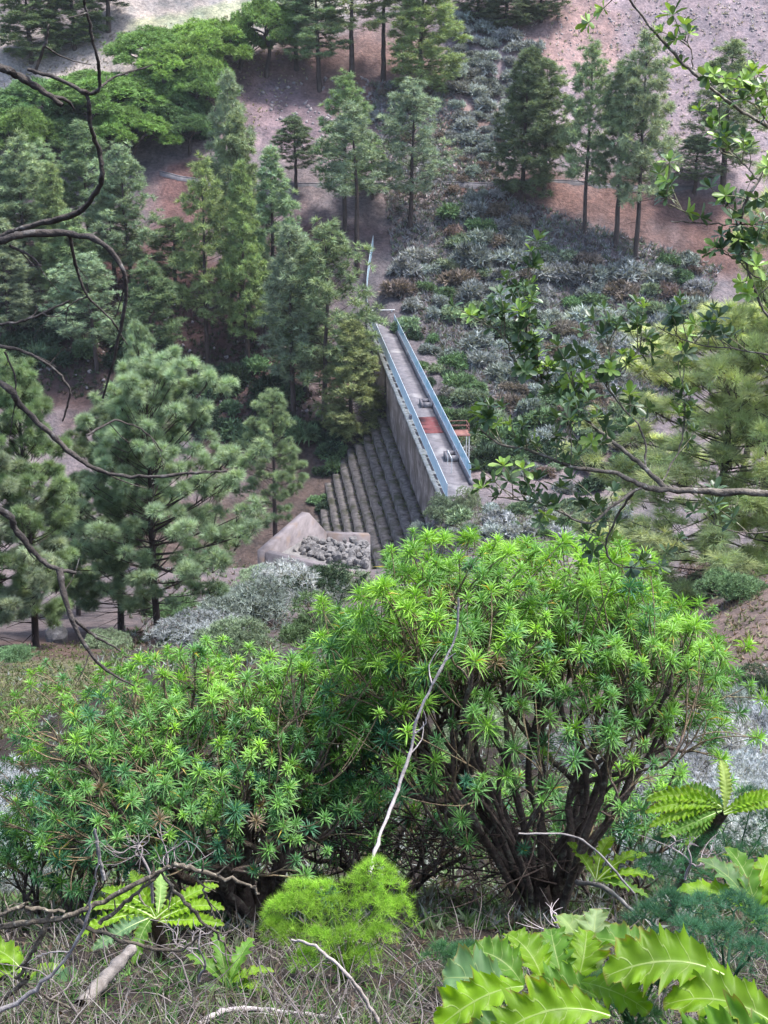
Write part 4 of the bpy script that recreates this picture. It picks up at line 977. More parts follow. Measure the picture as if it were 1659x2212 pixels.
LB = [([(-330, 60, .1), (-20, 140), (40, 165), (90, 195), (135, 228)], .011, .006),
      ([(60, 150), (120, 170, -.02), (185, 205, -.05), (195, 270, -.04), (212, 320), (222, 375), (205, 420, .03), (165, 460, .05), (60, 490, .08), (-20, 520, .1)], .0035, .007),
      ([(185, 205, -.05), (215, 190, -.06), (208, 120, -.1), (190, 40, -.12), (180, -30, -.15)], .0045, .0025),
      ([(215, 190, -.06), (250, 165, -.03), (330, 140)], .003, .0012),
      ([(75, 160), (95, 100), (105, 60)], .004, .0025),
      ([(-330, 560, .1), (-10, 520), (60, 505), (150, 505), (220, 525, -.04), (265, 580, -.06), (270, 650, -.05), (255, 740, -.03), (222, 860)], .010, .0025),
      ([(150, 505), (165, 580, .05), (190, 640, .06), (240, 690, .08), (275, 745, .1)], .0042, .0015),
      ([(190, 640, .06), (150, 660, .05), (142, 700, .05)], .0022, .001),
      ([(-330, 640, .1), (-10, 820), (40, 870), (100, 930), (170, 990), (230, 1022), (320, 1030, -.03), (420, 1022, -.05), (490, 1018, -.05)], .0085, .0025),
      ([(190, 940, .02), (250, 910, .05), (310, 930, .06), (350, 975, .08)], .0028, .0016),
      ([(-330, 940, .1), (-10, 1095), (30, 1140), (70, 1190), (110, 1225), (165, 1238)], .0105, .004),
      ([(128, 1228), (140, 1290, -.03), (170, 1370, -.04), (220, 1440, -.05), (290, 1482, -.05)], .0085, .002),
      ([(155, 1335, -.03), (200, 1370), (262, 1408, .03)], .0048, .002),
      ([(-200, 700, .1), (-10, 745), (50, 760), (120, 800), (150, 850), (135, 910)], .005, .0018),
      ([(10, 760), (35, 830), (20, 950)], .0025, .001),
      ([(-100, 720, .1), (0, 700), (60, 690), (150, 650)], .0036, .0026),
      ([(20, 530), (60, 550), (90, 575)], .004, .0022)]
dt, _ = branch_set('dead_tree', LB, Yb, M['branch_bark'], tb, 'leafless dark branches reaching in from the left edge, close to the camera', 'bare tree', twigs=2, seed=4, col=A(.5, .48, .5), kink=.0025)
obj('trunk', tube(spline(np.array([(0, 0, -.3), (.02, .03, 1), (-.05, .08, 1.9), (0, .1, 2.9)]), 12), np.linspace(.09, .035, 12), 9, A(.62, .6, .6)), M['branch_bark'], dt, smooth=True)

# ------------------------------------------------------------------ leafy branch at the right
Yr = 3.7
rb = A(1.55, Yr, float(ground(1.55, Yr)))
RB = [([(2150, 1120, .1), (1690, 1070), (1560, 1062), (1440, 1058), (1390, 1050, -.03), (1330, 1022, -.06), (1240, 1010, -.08), (1150, 975, -.05), (1080, 960, 0), (1035, 925, 0)], .014, .0022),
      ([(1440, 1058), (1380, 1000, .05), (1330, 960, .08), (1270, 910, .1), (1200, 850, .12), (1140, 810, .12), (1105, 768, .1)], .0085, .003),
      ([(1175, 835, .12), (1160, 780, .1), (1140, 720, .1), (1128, 660, .12), (1150, 610, .12)], .004, .0015),
      ([(1105, 768, .1), (1085, 720, .08), (1050, 705, .05)], .003, .0015),
      ([(1390, 1050, -.03), (1340, 1080, -.08), (1270, 1130, -.1), (1190, 1095, -.12), (1120, 1080, -.1), (1055, 1072, -.08)], .0055, .0018),
      ([(1370, 1060, -.03), (1330, 1120, .05), (1310, 1180, .08), (1330, 1220, .1), (1420, 1232, .1)], .005, .0015),
      ([(1395, 1010, .05), (1390, 940, .1), (1345, 880, .12), (1310, 830, .12), (1320, 770, .1), (1300, 720, .1)], .004, .0015),
      ([(1310, 830, .12), (1360, 780, .15), (1400, 720, .15)], .0022, .0012),
      ([(1430, 1040, .05), (1470, 960, .1), (1480, 880, .12), (1470, 800, .12)], .0028, .0012),
      ([(2000, 200, .2), (1700, 300, .1), (1640, 390), (1605, 450), (1602, 520), (1625, 610), (1665, 700)], .0055, .004),
      ([(1640, 390), (1590, 340, .05), (1540, 310, .06)], .003, .0015),
      ([(1760, 480, .1), (1680, 482), (1580, 485), (1500, 481), (1450, 478)], .0034, .0016),
      ([(1500, 481), (1470, 450, -.02), (1430, 440, -.03)], .002, .0012),
      ([(1900, 420, .2), (1660, 275, .1), (1580, 225, .05), (1500, 160), (1440, 100), (1375, 20), (1340, -30)], .0065, .003),
      ([(1500, 160), (1490, 100), (1460, 75)], .0022, .0012),
      ([(1860, 820, .2), (1690, 772), (1600, 757), (1500, 742), (1420, 705)], .004, .0014),
      ([(1680, 560, .1), (1640, 600), (1590, 560), (1550, 540)], .003, .0014),
      ([(1700, 350, .1), (1650, 250), (1625, 200)], .003, .0014),
      ([(1760, 1120, .1), (1640, 1150, .1), (1560, 1140, .1), (1520, 1110, .1)], .003, .0012),
      ([(1280, 905, .1), (1240, 850, .05), (1235, 800, .03)], .0025, .0012),
      ([(1230, 1010, -.08), (1235, 960, -.1), (1225, 925, -.1)], .0018, .001)]
lt, RS = branch_set('leafy_shrub', RB, Yr, M['branch_bark'], rb, 'grey branches with dark glossy leaves reaching in from the right edge', 'shrub', seed=9, kink=.004, col=A(1.1, 1.08, 1.05))
obj('trunk', tube(spline(np.array([(0, 0, -.3), (-.02, .02, .6), (.05, .05, 1.4), (.0, .1, 2.4), (.1, .2, 3.4)]), 14), np.linspace(.07, .02, 14), 9, A(1, 1, 1)), M['branch_bark'], lt, smooth=True)
r = np.random.default_rng(77)
clus = []; tw = []
# (branch index, from, to, number of leafy twigs)
for bi, f0, f1, n in ((0, .62, 1, 18), (1, .35, 1, 24), (2, .1, 1, 18), (3, .2, 1, 9), (4, .25, 1, 16), (5, .3, 1, 14), (6, .25, 1, 16), (7, .2, 1, 8), (8, .2, 1, 8), (9, .35, 1, 15), (10, .2, 1, 9),
                      (12, .4, 1, 6), (14, .3, 1, 4), (13, .45, .55, 3), (15, .45, 1, 10), (16, .2, 1, 9), (17, .2, 1, 8), (18, .4, 1, 4), (19, .2, 1, 9), (20, .5, 1, 4), (13, .9, 1, 5)):
    S = RS[bi]; m = len(S); n = int(n * 1.05)
    for q in range(n):
        k = min(m - 2, int((f0 + (f1 - f0) * (q + r.random()) / n) * (m - 1))); p = S[k]
        d = nrm(nrm(S[min(k + 1, m - 1)] - S[k - 1]) * .5 + r.normal(size=3) * .55 + A(0, 0, .65)); l = r.uniform(.03, .13)
        e = p + d * l; tw += tube(spline([p, p + d * l * .5 + r.normal(size=3) * .006, e], 5), np.linspace(.0016, .0009, 5), 4, A(1.6, 1.7, 1.3))
        clus.append((e, nrm(d + A(0, 0, .5)))); 
        if l > .07: clus.append((p + d * l * .55, nrm(d + r.normal(size=3) * .5)))
P = np.array([c[0] for c in clus]); Ax = np.array([c[1] for c in clus]); k = len(P); nlv = 9
i = np.arange(nlv); el = np.radians(np.linspace(25, 95, nlv))[None] + r.normal(size=(k, nlv)) * .2; az = (i * 2.4)[None] + r.uniform(0, 6, (k, 1))
X_ = perp(Ax, r); Y_ = np.cross(Ax, X_)
D = (Ax[:, None] * np.cos(el)[..., None] + (X_[:, None] * np.cos(az)[..., None] + Y_[:, None] * np.sin(az)[..., None]) * np.sin(el)[..., None]).reshape(-1, 3)
AA = np.repeat(Ax, nlv, 0); Nn = nrm(AA - D * (AA * D).sum(-1, keepdims=True) + 1e-4)
ln = r.uniform(.026, .042, k * nlv) * np.repeat(r.uniform(.7, 1.1, k), nlv)
young = np.repeat((r.random(k) < .2), nlv)[:, None] | (np.repeat(P[:, 2] > -.12 * Yr, nlv)[:, None] & (r.random((k * nlv, 1)) < .65))
C = np.where(young, A(.24, .38, .085), A(.075, .13, .06)) * r.uniform(.75, 1.25, (k * nlv, 1))
o = rb
lv = inst(OVATE[0], OVATE[1], np.repeat(P, nlv, 0), D, Nn, np.stack([ln, ln * .52, ln], -1), C)
obj('foliage', [(lv[0] - o, lv[1], lv[2])], M['leafy'], lt)
obj('twigs', [(V - o, F_, c) for V, F_, c in tw], M['branch_bark'], lt)['kind'] = 'stuff'

# ------------------------------------------------------------------ sow thistles
def thistle_leaf(root, d, L_, W_, r, lobes=8, arch=.45, roll=0.0, tint=(.2, .33, .04), deep=.42, up0=.8):
    """one lobed leaf: midrib arches out from root along d; returns blade mesh pieces + uv + midrib tube"""
    n = lobes * 18 + 1; t = np.linspace(0, 1, n)
    dh = nrm(A(d[0], d[1], 0)); 
    ang = np.arctan(up0) - (np.arctan(up0) + arch) * t ** 1.2
    ds = L_ / n; x = np.cumsum(np.cos(ang)) * ds; z = np.cumsum(np.sin(ang)) * ds
    mid = root + dh * x[:, None] + A(0, 0, 1) * z[:, None]
    T = nrm(np.gradient(mid, axis=0)); side = np.cross(T, A(0, 0, 1)); side = nrm(side)
    Nn = np.cross(side, T); side = side * cos(roll) + Nn * sin(roll); Nn = np.cross(side, T)
    mid = mid + side * (np.sin(t * 3 + r.uniform(0, 3)) * .05 * L_)[:, None]
    env = W_ * np.sin(pi * np.clip(t * .93 + .07, 0, 1)) ** .6 * (.45 + .55 * sstep(0, .35, t))
    wq = t + .035 * np.sin(t * 9 + r.uniform(0, 6)) * np.sin(pi * t); wq = np.clip(wq, 0, 1)
    ph = (wq * lobes) % 1.0; li_ = np.minimum((wq * lobes).astype(int), lobes - 1)
    la = r.uniform(.45, 1.2, (2, lobes)); tooth = (t * lobes * 3.0) % 1.0
    lob1 = np.where(ph < .78, (ph / .78) ** 1.25, (1 - ph) / .22)
    edge = lambda sg: (1 - deep + deep * lob1 * la[0 if sg < 0 else 1][li_] + .13 * (tooth - .5))
    m = 6; cs = np.linspace(-1, 1, 2 * m + 1)
    Vs = []; UV = []; sd_ = r.uniform(0, 90)
    for sd, cc in enumerate(cs):
        a = abs(cc); sg = np.sign(cc)
        wv = env * edge(sg)
        fwd = a ** 1.3 * wv * .3
        lift = a * wv * .35 + a ** 2 * wv * .22 * np.sin(t * lobes * 2 * pi + sg * .7 + r.uniform(0, .1)) + .07 * wv * a * np.sin(t * 31 + sg) + .16 * wv * a * (vnoise(t * lobes * 1.7 + sd_, np.full(n, cc * 2.5), 9) - .5)
        Vs.append(mid + side * (sg * a * wv)[:, None] + T * fwd[:, None] + Nn * lift[:, None])
        UV.append(np.stack([wq * lobes + .35, np.full(n, cc), np.zeros(n)], -1))
    V = np.stack(Vs, 1); UV = np.stack(UV, 1).reshape(-1, 3); k = 2 * m + 1
    ii = np.arange(n - 1)[:, None] * k + np.arange(k - 1)[None]
    Fq = np.stack([ii, ii + 1, ii + k + 1, ii + k], -1).reshape(-1, 4)
    tt_ = np.repeat(t, k); ss_ = np.abs(np.tile(cs, n)); patch = vnoise(tt_ * 9 + r.uniform(0, 50), np.tile(cs, n) * 3 + r.uniform(0, 50), 5)
    C = A(*tint) * r.uniform(.85, 1.15) * (.8 + .45 * patch[:, None])
    dry = np.clip((ss_ > .93) * (patch > .5) * .8 + sstep(.95, 1, tt_) * .7, 0, 1)[:, None]; C = C * (1 - dry) + A(.2, .15, .04) * dry
    rib = tube(mid[::6] - Nn[::6] * .004, np.linspace(.011, .002, len(mid[::6])) * (L_ / .6), 6)
    return (V.reshape(-1, 3), Fq, C), UV, rib
def thistle(root, leaves, label, seed, stem=None):
    r = np.random.default_rng(seed); root = A(*root)
    t = empty('sow_thistle', root, label, 'sow thistle', 'sow thistles')
    for lf in leaves:
        lf = dict(lf); az = radians(lf.pop('az')); L_ = lf.pop('L'); W_ = lf.pop('W'); off = A(*lf.pop('off', (0, 0, 0)))
        blade, UV, rib = thistle_leaf(off, A(cos(az), sin(az), 0), L_, W_, r, **lf)
        o = obj('leaf', [blade], M['thistle'], t, smooth=True)
        at = o.data.attributes.new('leaf_uv', 'FLOAT_VECTOR', 'POINT'); at.data.foreach_set('vector', UV.astype(np.float32).ravel())
        obj('midrib', rib, M['midrib'], o, smooth=True)
    if stem is not None:
        obj('stem', tube(spline(np.array(stem, float), 10), np.linspace(.035, .02, 10), 8, A(.9, .8, .75)), M['spurge_stem'], t, smooth=True)
    return t
def ring(n, r, L_, W_, up0=(.5, 1.6), az0=0, azr=360, **k):
    return [dict(az=az0 + azr * (q + r.uniform(-.3, .3)) / n, L=L_ * r.uniform(.75, 1.1), W=W_ * r.uniform(.8, 1.15), up0=r.uniform(*up0), arch=r.uniform(.1, .8), roll=r.uniform(-.4, .4), **k) for q in range(n)]
rr = np.random.default_rng(5)
BR = (.16, .30, .014); MG = (.095, .215, .026); GR = (.10, .19, .07)
# the biggest plant: lower right corner, close to the camera
p1 = pix(1240, 2215, 3.05)
def at(u, v, y): return tuple(pix(u, v + 48, y) - p1)
thistle(p1, [dict(az=193, L=.25, W=.09, deep=.5, up0=.05, arch=.62, roll=.62, tint=BR, lobes=5, off=at(1135, 2092, 3.12)),
             dict(az=186, L=.31, W=.095, up0=.35, arch=.62, roll=.62, tint=BR, lobes=7, deep=.5, off=at(1320, 2155, 2.95)),
             dict(az=165, L=.185, W=.10, up0=.5, arch=.5, roll=.5, tint=(.13, .24, .11), lobes=4, off=at(1100, 2090, 3.2)),
             dict(az=150, L=.185, W=.07, up0=1.1, arch=.3, roll=.3, tint=MG, lobes=6, off=at(1130, 2085, 3.25)), dict(az=120, L=.185, W=.07, up0=1.5, arch=.2, tint=BR, lobes=6, off=at(1170, 2085, 3.28)),
             dict(az=95, L=.185, W=.06, up0=1.5, arch=.2, tint=MG, lobes=6, off=at(1215, 2085, 3.3)), dict(az=70, L=.185, W=.07, up0=1.6, arch=.1, tint=BR, lobes=6, off=at(1240, 2090, 3.3)),
             dict(az=80, L=.2, W=.06, up0=2.2, arch=-.2, tint=(.25, .34, .17), lobes=7, off=at(1285, 2065, 3.4)), dict(az=110, L=.20, W=.07, up0=1.8, arch=.0, tint=(.22, .33, .12), lobes=6, off=at(1265, 2065, 3.42)),
             dict(az=330, L=.2, W=.06, up0=.35, arch=.75, roll=-.5, tint=BR, lobes=6, off=at(1255, 2070, 3.2)),
             dict(az=200, L=.24, W=.09, up0=.4, arch=.6, roll=.55, tint=GR, lobes=5, off=at(1180, 2190, 3.0)),
             dict(az=172, L=.185, W=.065, up0=.5, arch=.6, roll=.5, tint=MG, lobes=6, off=at(1290, 2110, 3.2))],
        'largest sow thistle with broad yellow-green lobed leaves in the lower right corner', 81)
p1b = pix(1705, 2245, 2.9)
thistle(p1b, [dict(az=187, L=.36, W=.125, up0=.3, arch=.6, roll=.62, tint=MG, lobes=8, deep=.5), dict(az=160, L=.32, W=.09, up0=.6, arch=.5, roll=.4, tint=BR, lobes=6),
              dict(az=175, L=.32, W=.10, up0=.5, arch=.5, roll=.5, tint=BR, lobes=6, off=(-.12, .15, .05)), dict(az=195, L=.3, W=.09, up0=.1, arch=.7, roll=.5, tint=BR, lobes=6, off=(-.1, -.1, -.03)),
              dict(az=150, L=.26, W=.08, up0=.9, arch=.3, tint=MG, lobes=6, off=(-.22, .2, 0))],
        'sow thistle cut by the right edge with one broad arching leaf', 82)
p2 = pix(1625, 1990, 3.9)
thistle(p2, [dict(az=100, L=.27, W=.052, up0=2.0, arch=.1, tint=MG, lobes=6), dict(az=60, L=.27, W=.052, up0=1.6, arch=.3, tint=BR, lobes=6), dict(az=140, L=.26, W=.06, up0=2.2, arch=.0, tint=GR, lobes=6),
             dict(az=20, L=.27, W=.055, up0=1.2, arch=.4, tint=BR, lobes=6), dict(az=175, L=.28, W=.06, up0=1.3, arch=.3, tint=BR, lobes=6), dict(az=320, L=.25, W=.07, up0=.8, arch=.5, tint=MG, lobes=5)],
        'upright sow thistle above the dark fennel at the right edge', 83)
p3 = pix(1560, 1752, 6.3)
thistle(p3, [dict(az=a, L=l, W=wd_, up0=u, arch=h, tint=c, lobes=14, deep=.42, roll=ro) for a, l, wd_, u, h, c, ro in [
    (178, .40, .052, .5, .55, BR, .75), (186, .38, .05, .2, .5, BR, .75), (168, .40, .05, .75, .6, BR, .7), (196, .34, .045, -.05, .5, MG, .6), (172, .28, .05, .1, .6, MG, .7),
    (2, .36, .05, .5, .5, BR, -.7), (14, .32, .045, .75, .5, BR, -.6), (80, .28, .04, 2.2, -.1, (.3, .4, .1), 0), (150, .25, .045, 1.1, .5, MG, .5), (210, .26, .045, -.3, .6, MG, .5)]],
        'sow thistle on a leaning woody stem at the right, fern-like bright leaves', 84, stem=[(0, 0, .0), (-.04, .03, -.12), (-.13, .06, -.32), (-.2, .1, -.7)])
p4 = pix(335, 1985, 6.6)
thistle(p4, [dict(d_, deep=.42, roll=(.4 if 90 < d_['az'] < 270 else -.4)) for d_ in [dict(az=178, L=.44, W=.055, up0=.55, arch=.55, tint=BR, lobes=14), dict(az=195, L=.42, W=.055, up0=.3, arch=.5, tint=BR, lobes=14), dict(az=212, L=.38, W=.06, up0=.2, arch=.5, tint=(.13, .24, .12), lobes=13),
             dict(az=5, L=.38, W=.055, up0=.55, arch=.5, tint=BR, lobes=14), dict(az=350, L=.38, W=.055, up0=.3, arch=.4, tint=BR, lobes=14), dict(az=30, L=.4, W=.05, up0=.9, arch=.4, tint=BR, lobes=14),
             dict(az=120, L=.36, W=.05, up0=1.3, arch=.3, tint=BR, lobes=13), dict(az=90, L=.35, W=.05, up0=1.1, arch=.3, tint=(.2, .33, .1), lobes=13), dict(az=250, L=.3, W=.05, up0=.1, arch=.8, tint=MG, lobes=8), dict(az=150, L=.38, W=.05, up0=.9, arch=.4, tint=BR, lobes=13)]],
        'sow thistle with a flat crown of bright toothed leaves below the left spurge bush', 85, stem=[(0, 0, .02), (.02, .02, -.25), (0, .05, -.7)])
p5 = hit(485, 2135, 1.5)
thistle(p5, [dict(az=100, L=.3, W=.05, up0=2.2, arch=.0, tint=MG, lobes=6), dict(az=60, L=.3, W=.05, up0=1.3, arch=.2, tint=MG, lobes=6), dict(az=10, L=.26, W=.045, up0=.9, arch=.4, tint=BR, lobes=6), dict(az=150, L=.26, W=.05, up0=1.8, arch=.2, tint=MG, lobes=6),
             dict(az=345, L=.22, W=.045, up0=.5, arch=.5, tint=BR, lobes=6), dict(az=210, L=.2, W=.045, up0=.6, arch=.5, tint=GR, lobes=5)],
        'small upright sow thistle rosette left of the bright fennel', 86)
p6 = pix(1285, 1900, 8.4)
thistle(p6, [dict(az=20, L=.45, W=.07, up0=.9, arch=.5, tint=BR, lobes=8), dict(az=0, L=.42, W=.07, up0=.4, arch=.5, tint=BR, lobes=8), dict(az=60, L=.4, W=.06, up0=1.3, arch=.3, tint=BR, lobes=8), dict(az=340, L=.38, W=.06, up0=.2, arch=.6, tint=MG, lobes=8), dict(az=120, L=.35, W=.06, up0=1.4, arch=.3, tint=BR, lobes=8)],
        'sow thistle half hidden behind the right spurge trunk', 87)
p7 = hit(60, 2120, 1.5)
thistle(p7, [dict(az=190, L=.36, W=.09, up0=.6, arch=.5, tint=BR, lobes=5), dict(az=150, L=.38, W=.09, up0=.9, arch=.4, tint=BR, lobes=5), dict(az=330, L=.36, W=.14, up0=.4, arch=.5, tint=(.1, .2, .1), lobes=3, deep=.2), dict(az=300, L=.34, W=.14, up0=.3, arch=.6, tint=(.1, .2, .1), lobes=3, deep=.2), dict(az=20, L=.2, W=.06, up0=.8, arch=.5, tint=BR, lobes=4)],
        'sow thistle with rounded grey-green lower leaves in the lower left corner', 88)

# ------------------------------------------------------------------ fennel
def fennel(root, dome_c, rad, n, nf, fl, fw, col, label, seed, stalks=9, plumes=None):
    """several flat-bottomed feathery plumes at different heights, each on its own stalk"""
    r = np.random.default_rng(seed); root = A(*root); cen = A(*dome_c); rad = A(*rad)
    npl = max(6, n // 16); wood = []; fil = []
    for q in range(npl if plumes is None else len(plumes)):
        d = nrm(r.normal(size=3)); d[2] = abs(d[2]) * 1.1 - .35
        c = cen + d * rad * r.uniform(.55, 1.0); pr = rad[0] * r.uniform(.26, .45)
        if plumes is not None:
            u_, v_, p_, dy_ = plumes[q]; c = pix(u_, v_, root[1] + dy_); pr = p_ / F * np.linalg.norm(c)
        lean = nrm((c - root) * A(1, 1, .6)); P = spline([root + r.normal(size=3) * A(.02, .02, 0), root + (c - root) * A(.35, .35, .6), c], 8)
        wood += tube(P, np.linspace(.007, .0025, 8), 5, A(*col) * .75)
        m = 54; a = r.uniform(0, 2 * pi, m); e = r.uniform(0, 1, m) ** .55 * (1 + .25 * np.sin(3 * a + q))
        T = c + np.stack([np.cos(a) * e * pr, np.sin(a) * e * pr, (.8 - e ** 2) * pr * .75 + r.normal(size=m) * pr * .06], -1) + lean * pr * .2
        br, _ = skel(c - lean * pr * .25, T, r, .0009, d0=lean, fr=(.4, .6), expo=.35, seg=4)
        for P_, R_, k in br: wood += tube(P_, R_, 3, A(*col) * .95)
        ax = nrm(T - c + A(0, 0, pr * .5) + lean * pr * .4)
        fil.append(tufts(T, ax, nf, fl, fw, r, .95, A(*col) * r.uniform(.75, 1.3) * r.uniform(.8, 1.2, (m, 1)), jit=.35))
    t = empty('fennel', root, label, 'fennel', 'fennel plants'); mv = lambda ps: [(V - root, F_, c) for V, F_, c in ps]
    obj('stalks', mv(wood), M['fennel'], t); obj('plumes', mv(fil), M['fennel'], t); return t
fr_ = hit(745, 2120); yb = fr_[1]
fennel(fr_, pix(730, 1985, yb + .1), (.27, .24, .26), 560, 32, .05, .0013, (.25, .43, .06), 'bright yellow-green fennel plume in the middle foreground', 91, plumes=[
    (809, 1893, 41, .15), (833, 1935, 46, .1), (768, 1940, 50, .1), (704, 1938, 37, .15), (652, 1936, 39, .15), (616, 1966, 32, .1), (661, 1978, 52, .05), (734, 1990, 59, 0), (803, 1985, 63, 0), (848, 1972, 37, .05),
    (596, 2003, 23, .05), (628, 2025, 36, 0), (695, 2040, 39, -.08), (760, 2038, 46, -.1), (820, 2035, 43, -.05), (781, 2075, 30, -.1), (665, 2075, 27, -.08)])
fennel(pix(1560, 2200, 3.25), pix(1555, 2010, 3.25), (.22, .2, .10), 260, 26, .034, .0010, (.06, .16, .095), 'blue-green fennel spread in front of the upright sow thistle', 92, plumes=[
    (1405, 1990, 40, .1), (1455, 1968, 46, .15), (1520, 1985, 52, .1), (1585, 1975, 48, .15), (1640, 2010, 50, .1), (1490, 2030, 50, 0), (1425, 2050, 40, 0), (1560, 2045, 52, 0), (1620, 2070, 46, -.05), (1470, 2090, 40, -.1)])
fennel(pix(1580, 1950, 6.2), pix(1560, 1812, 6.2), (.34, .25, .11), 340, 26, .048, .0014, (.05, .14, .07), 'dark feathery fennel under the woody sow thistle at the right edge', 93, plumes=[
    (1500, 1800, 58, .1), (1445, 1850, 54, .05), (1560, 1795, 58, .15), (1620, 1750, 54, .2), (1645, 1805, 58, .1), (1560, 1855, 60, 0), (1485, 1775, 36, .2), (1625, 1865, 52, 0), (1420, 1885, 40, 0), (1500, 1890, 46, -.1)])
fennel(pix(1370, 2260, 3.3), pix(1370, 2150, 3.3), (.12, .12, .1), 130, 30, .035, .001, (.08, .2, .09), 'fine fennel fronds among the largest sow thistle leaves', 94, stalks=5)
fennel(hit(1010, 2120), pix(1010, 2090, 5.3), (.18, .14, .06), 130, 30, .04, .0014, (.06, .15, .07), 'low fennel seedling in the shade before the right spurge trunk', 95, stalks=4)

# ------------------------------------------------------------------ sticks, logs, dry growth
def stick(name, pts, y, r0, r1, label, mat='dead_wood', col=(1, 1, 1), cat='stick', side=0, seed=1):
    r = np.random.default_rng(seed); P = np.array([pix(q[0], q[1], q[2] if len(q) > 2 else y) for q in pts]); n = max(10, 5 * len(P)); S = spline(P, n)
    S[1:-1] += r.normal(size=(n - 2, 3)) * .002
    ps = tube(S, np.linspace(r0, r1, n) * (1 + .12 * r.normal(size=n)), 7, A(*col))
    for q in range(side):
        i = int(r.integers(n // 3, n - 1)); d = nrm(nrm(S[i] - S[i - 1]) + r.normal(size=3) * .5); l = r.uniform(.08, .25)
        ps += tube(spline([S[i], S[i] + d * l * .5 + r.normal(size=3) * .02, S[i] + d * l], 5), np.linspace(r1 * .9, r1 * .3, 5), 4, A(*col))
    o = obj(name, [(V - S[0], F_, c) for V, F_, c in ps], M[mat], smooth=True); o.location = S[0]; tag(o, label, cat); return o
yR = bR[1]
stick('dry_stick', [(798, 1885, yR - 1.9), (822, 1800, yR - 1.6), (855, 1720, yR - 1.4), (888, 1620, yR - 1.25), (905, 1540, yR - 1.2), (950, 1450, yR - 1.15), (985, 1370, yR - 1.1), (990, 1290, yR - 1.1)], 0, .011, .006,
      'long pale dead stem leaning up through the spurge from the bright fennel', side=4, seed=3, col=(1.35, 1.3, 1.3))
stick('fallen_branch', [(430, 2212, 4.75), (490, 2182, 4.85), (560, 2180, 4.9), (640, 2190, 4.85), (720, 2200, 4.8)], 0, .014, .01, 'curved grey fallen branch lying along the bottom edge', side=2, seed=5, col=(1.25, 1.2, 1.2))
stick('arching_stem', [(630, 2030, 4.6), (680, 2045, 4.5), (740, 2095, 4.4), (790, 2160, 4.4), (830, 2235, 4.4)], 0, .005, .008, 'thin arching dry stem crossing in front of the bright fennel', seed=6, col=(1.2, 1.12, 1.05))
stick('weathered_log', [(175, 2175, 5.2), (230, 2110, 5.5), (285, 2050, 5.8)], 0, .036, .026, 'short weathered log lying in dry grass at lower left', 'trunk_grey', cat='log', seed=7)
stick('fallen_branch', [(1245, 1905, yR), (1310, 1920, yR - .2), (1390, 1990, yR - .4)], 0, .02, .012, 'thin grey stick leaning on the ground right of the right trunk', seed=8)
stick('fallen_branch', [(1120, 1800, yR - .8), (1230, 1805, yR - .7), (1290, 1840, yR - .6), (1370, 1930, yR - .6)], 0, .006, .008, 'thin bent grey branch hanging across the right spurge trunk', seed=9)
stick('dry_stick', [(205, 1790, 7.2), (215, 1850, 7.2), (225, 1900, 7.2)], 0, .008, .012, 'short pale broken stem standing at the left bush foot', seed=10)
D1 = [([(-30, 2010), (60, 1995), (140, 1980), (230, 1945), (330, 1890), (375, 1865)], .016, .009), ([(375, 1865), (440, 1885), (520, 1905), (560, 1930)], .012, .006),
      ([(215, 1995), (280, 1945), (345, 1885)], .011, .007), ([(160, 1990), (230, 2020), (310, 2045), (390, 2052), (430, 2020)], .011, .006), ([(355, 1895), (400, 1950), (460, 2010), (500, 2060)], .010, .006),
      ([(-30, 1985), (60, 1960), (140, 1970)], .010, .008), ([(60, 2110), (30, 2140), (-30, 2180)], .012, .012), ([(30, 2110), (120, 2160), (220, 2210)], .009, .006), ([(425, 1890), (450, 1950), (465, 1985)], .006, .004), ([(110, 1970), (80, 2040), (40, 2110)], .012, .01)]
branch_set('fallen_branch', D1, 4.6, M['branch_bark'], pix(160, 2060, 4.6), 'lichened dead branches heaped across the lower left corner', 'dead branch', seed=14, twigs=5, col=A(.9, .85, .75), kink=.012)
o_ = branch_set('bare_twig', [([(-30, 2200), (60, 2150), (140, 2070), (185, 1990), (205, 1900), (215, 1830)], .006, .0012), ([(150, 2055), (100, 2060), (60, 2080)], .002, .001)], 2.3, M['dead_wood'], pix(-20, 2190, 2.3), 'soft grey twig rising close to the camera at lower left', 'twig', seed=15, col=A(1, 1, 1))
W_ = []
for q, (u, v) in enumerate(((1140, 1960), (1190, 1985), (1215, 2010), (1165, 2010), (1250, 2015))):
    pass
def twig_clump(u, v, y, n, h, label, seed, col):
    r = np.random.default_rng(seed); b = pix(u, v, y); T = b + np.stack([r.normal(size=n) * h * .35, r.normal(size=n) * h * .2, r.uniform(.5, 1, n) * h], -1)
    br, _ = skel(b, T, r, .0018, fr=(.3, .55), jitter=.12, expo=.35)
    o = obj('bare_twig', [(V - b, F_, c) for P, R_, k in br for V, F_, c in tube(P, R_, 4, A(*col))], M['dead_wood']); o.location = b; tag(o, label, 'twig'); return o
twig_clump(1200, 2040, 4.6, 16, .17, 'white leafless twigs just behind the largest sow thistle', 3, (1.7, 1.6, 1.6))
twig_clump(330, 1950, 5.6, 60, .36, 'tangle of thin grey twigs below the left spurge bush', 4, (.9, .85, .85))
twig_clump(430, 2120, 4.9, 30, .3, 'thin grey twig spray beside the small sow thistle', 5, (1, .95, .95))
twig_clump(1480, 1900, 5.8, 24, .25, 'pale dry twigs in front of the woody sow thistle stem', 6, (1.2, 1.1, 1.1))
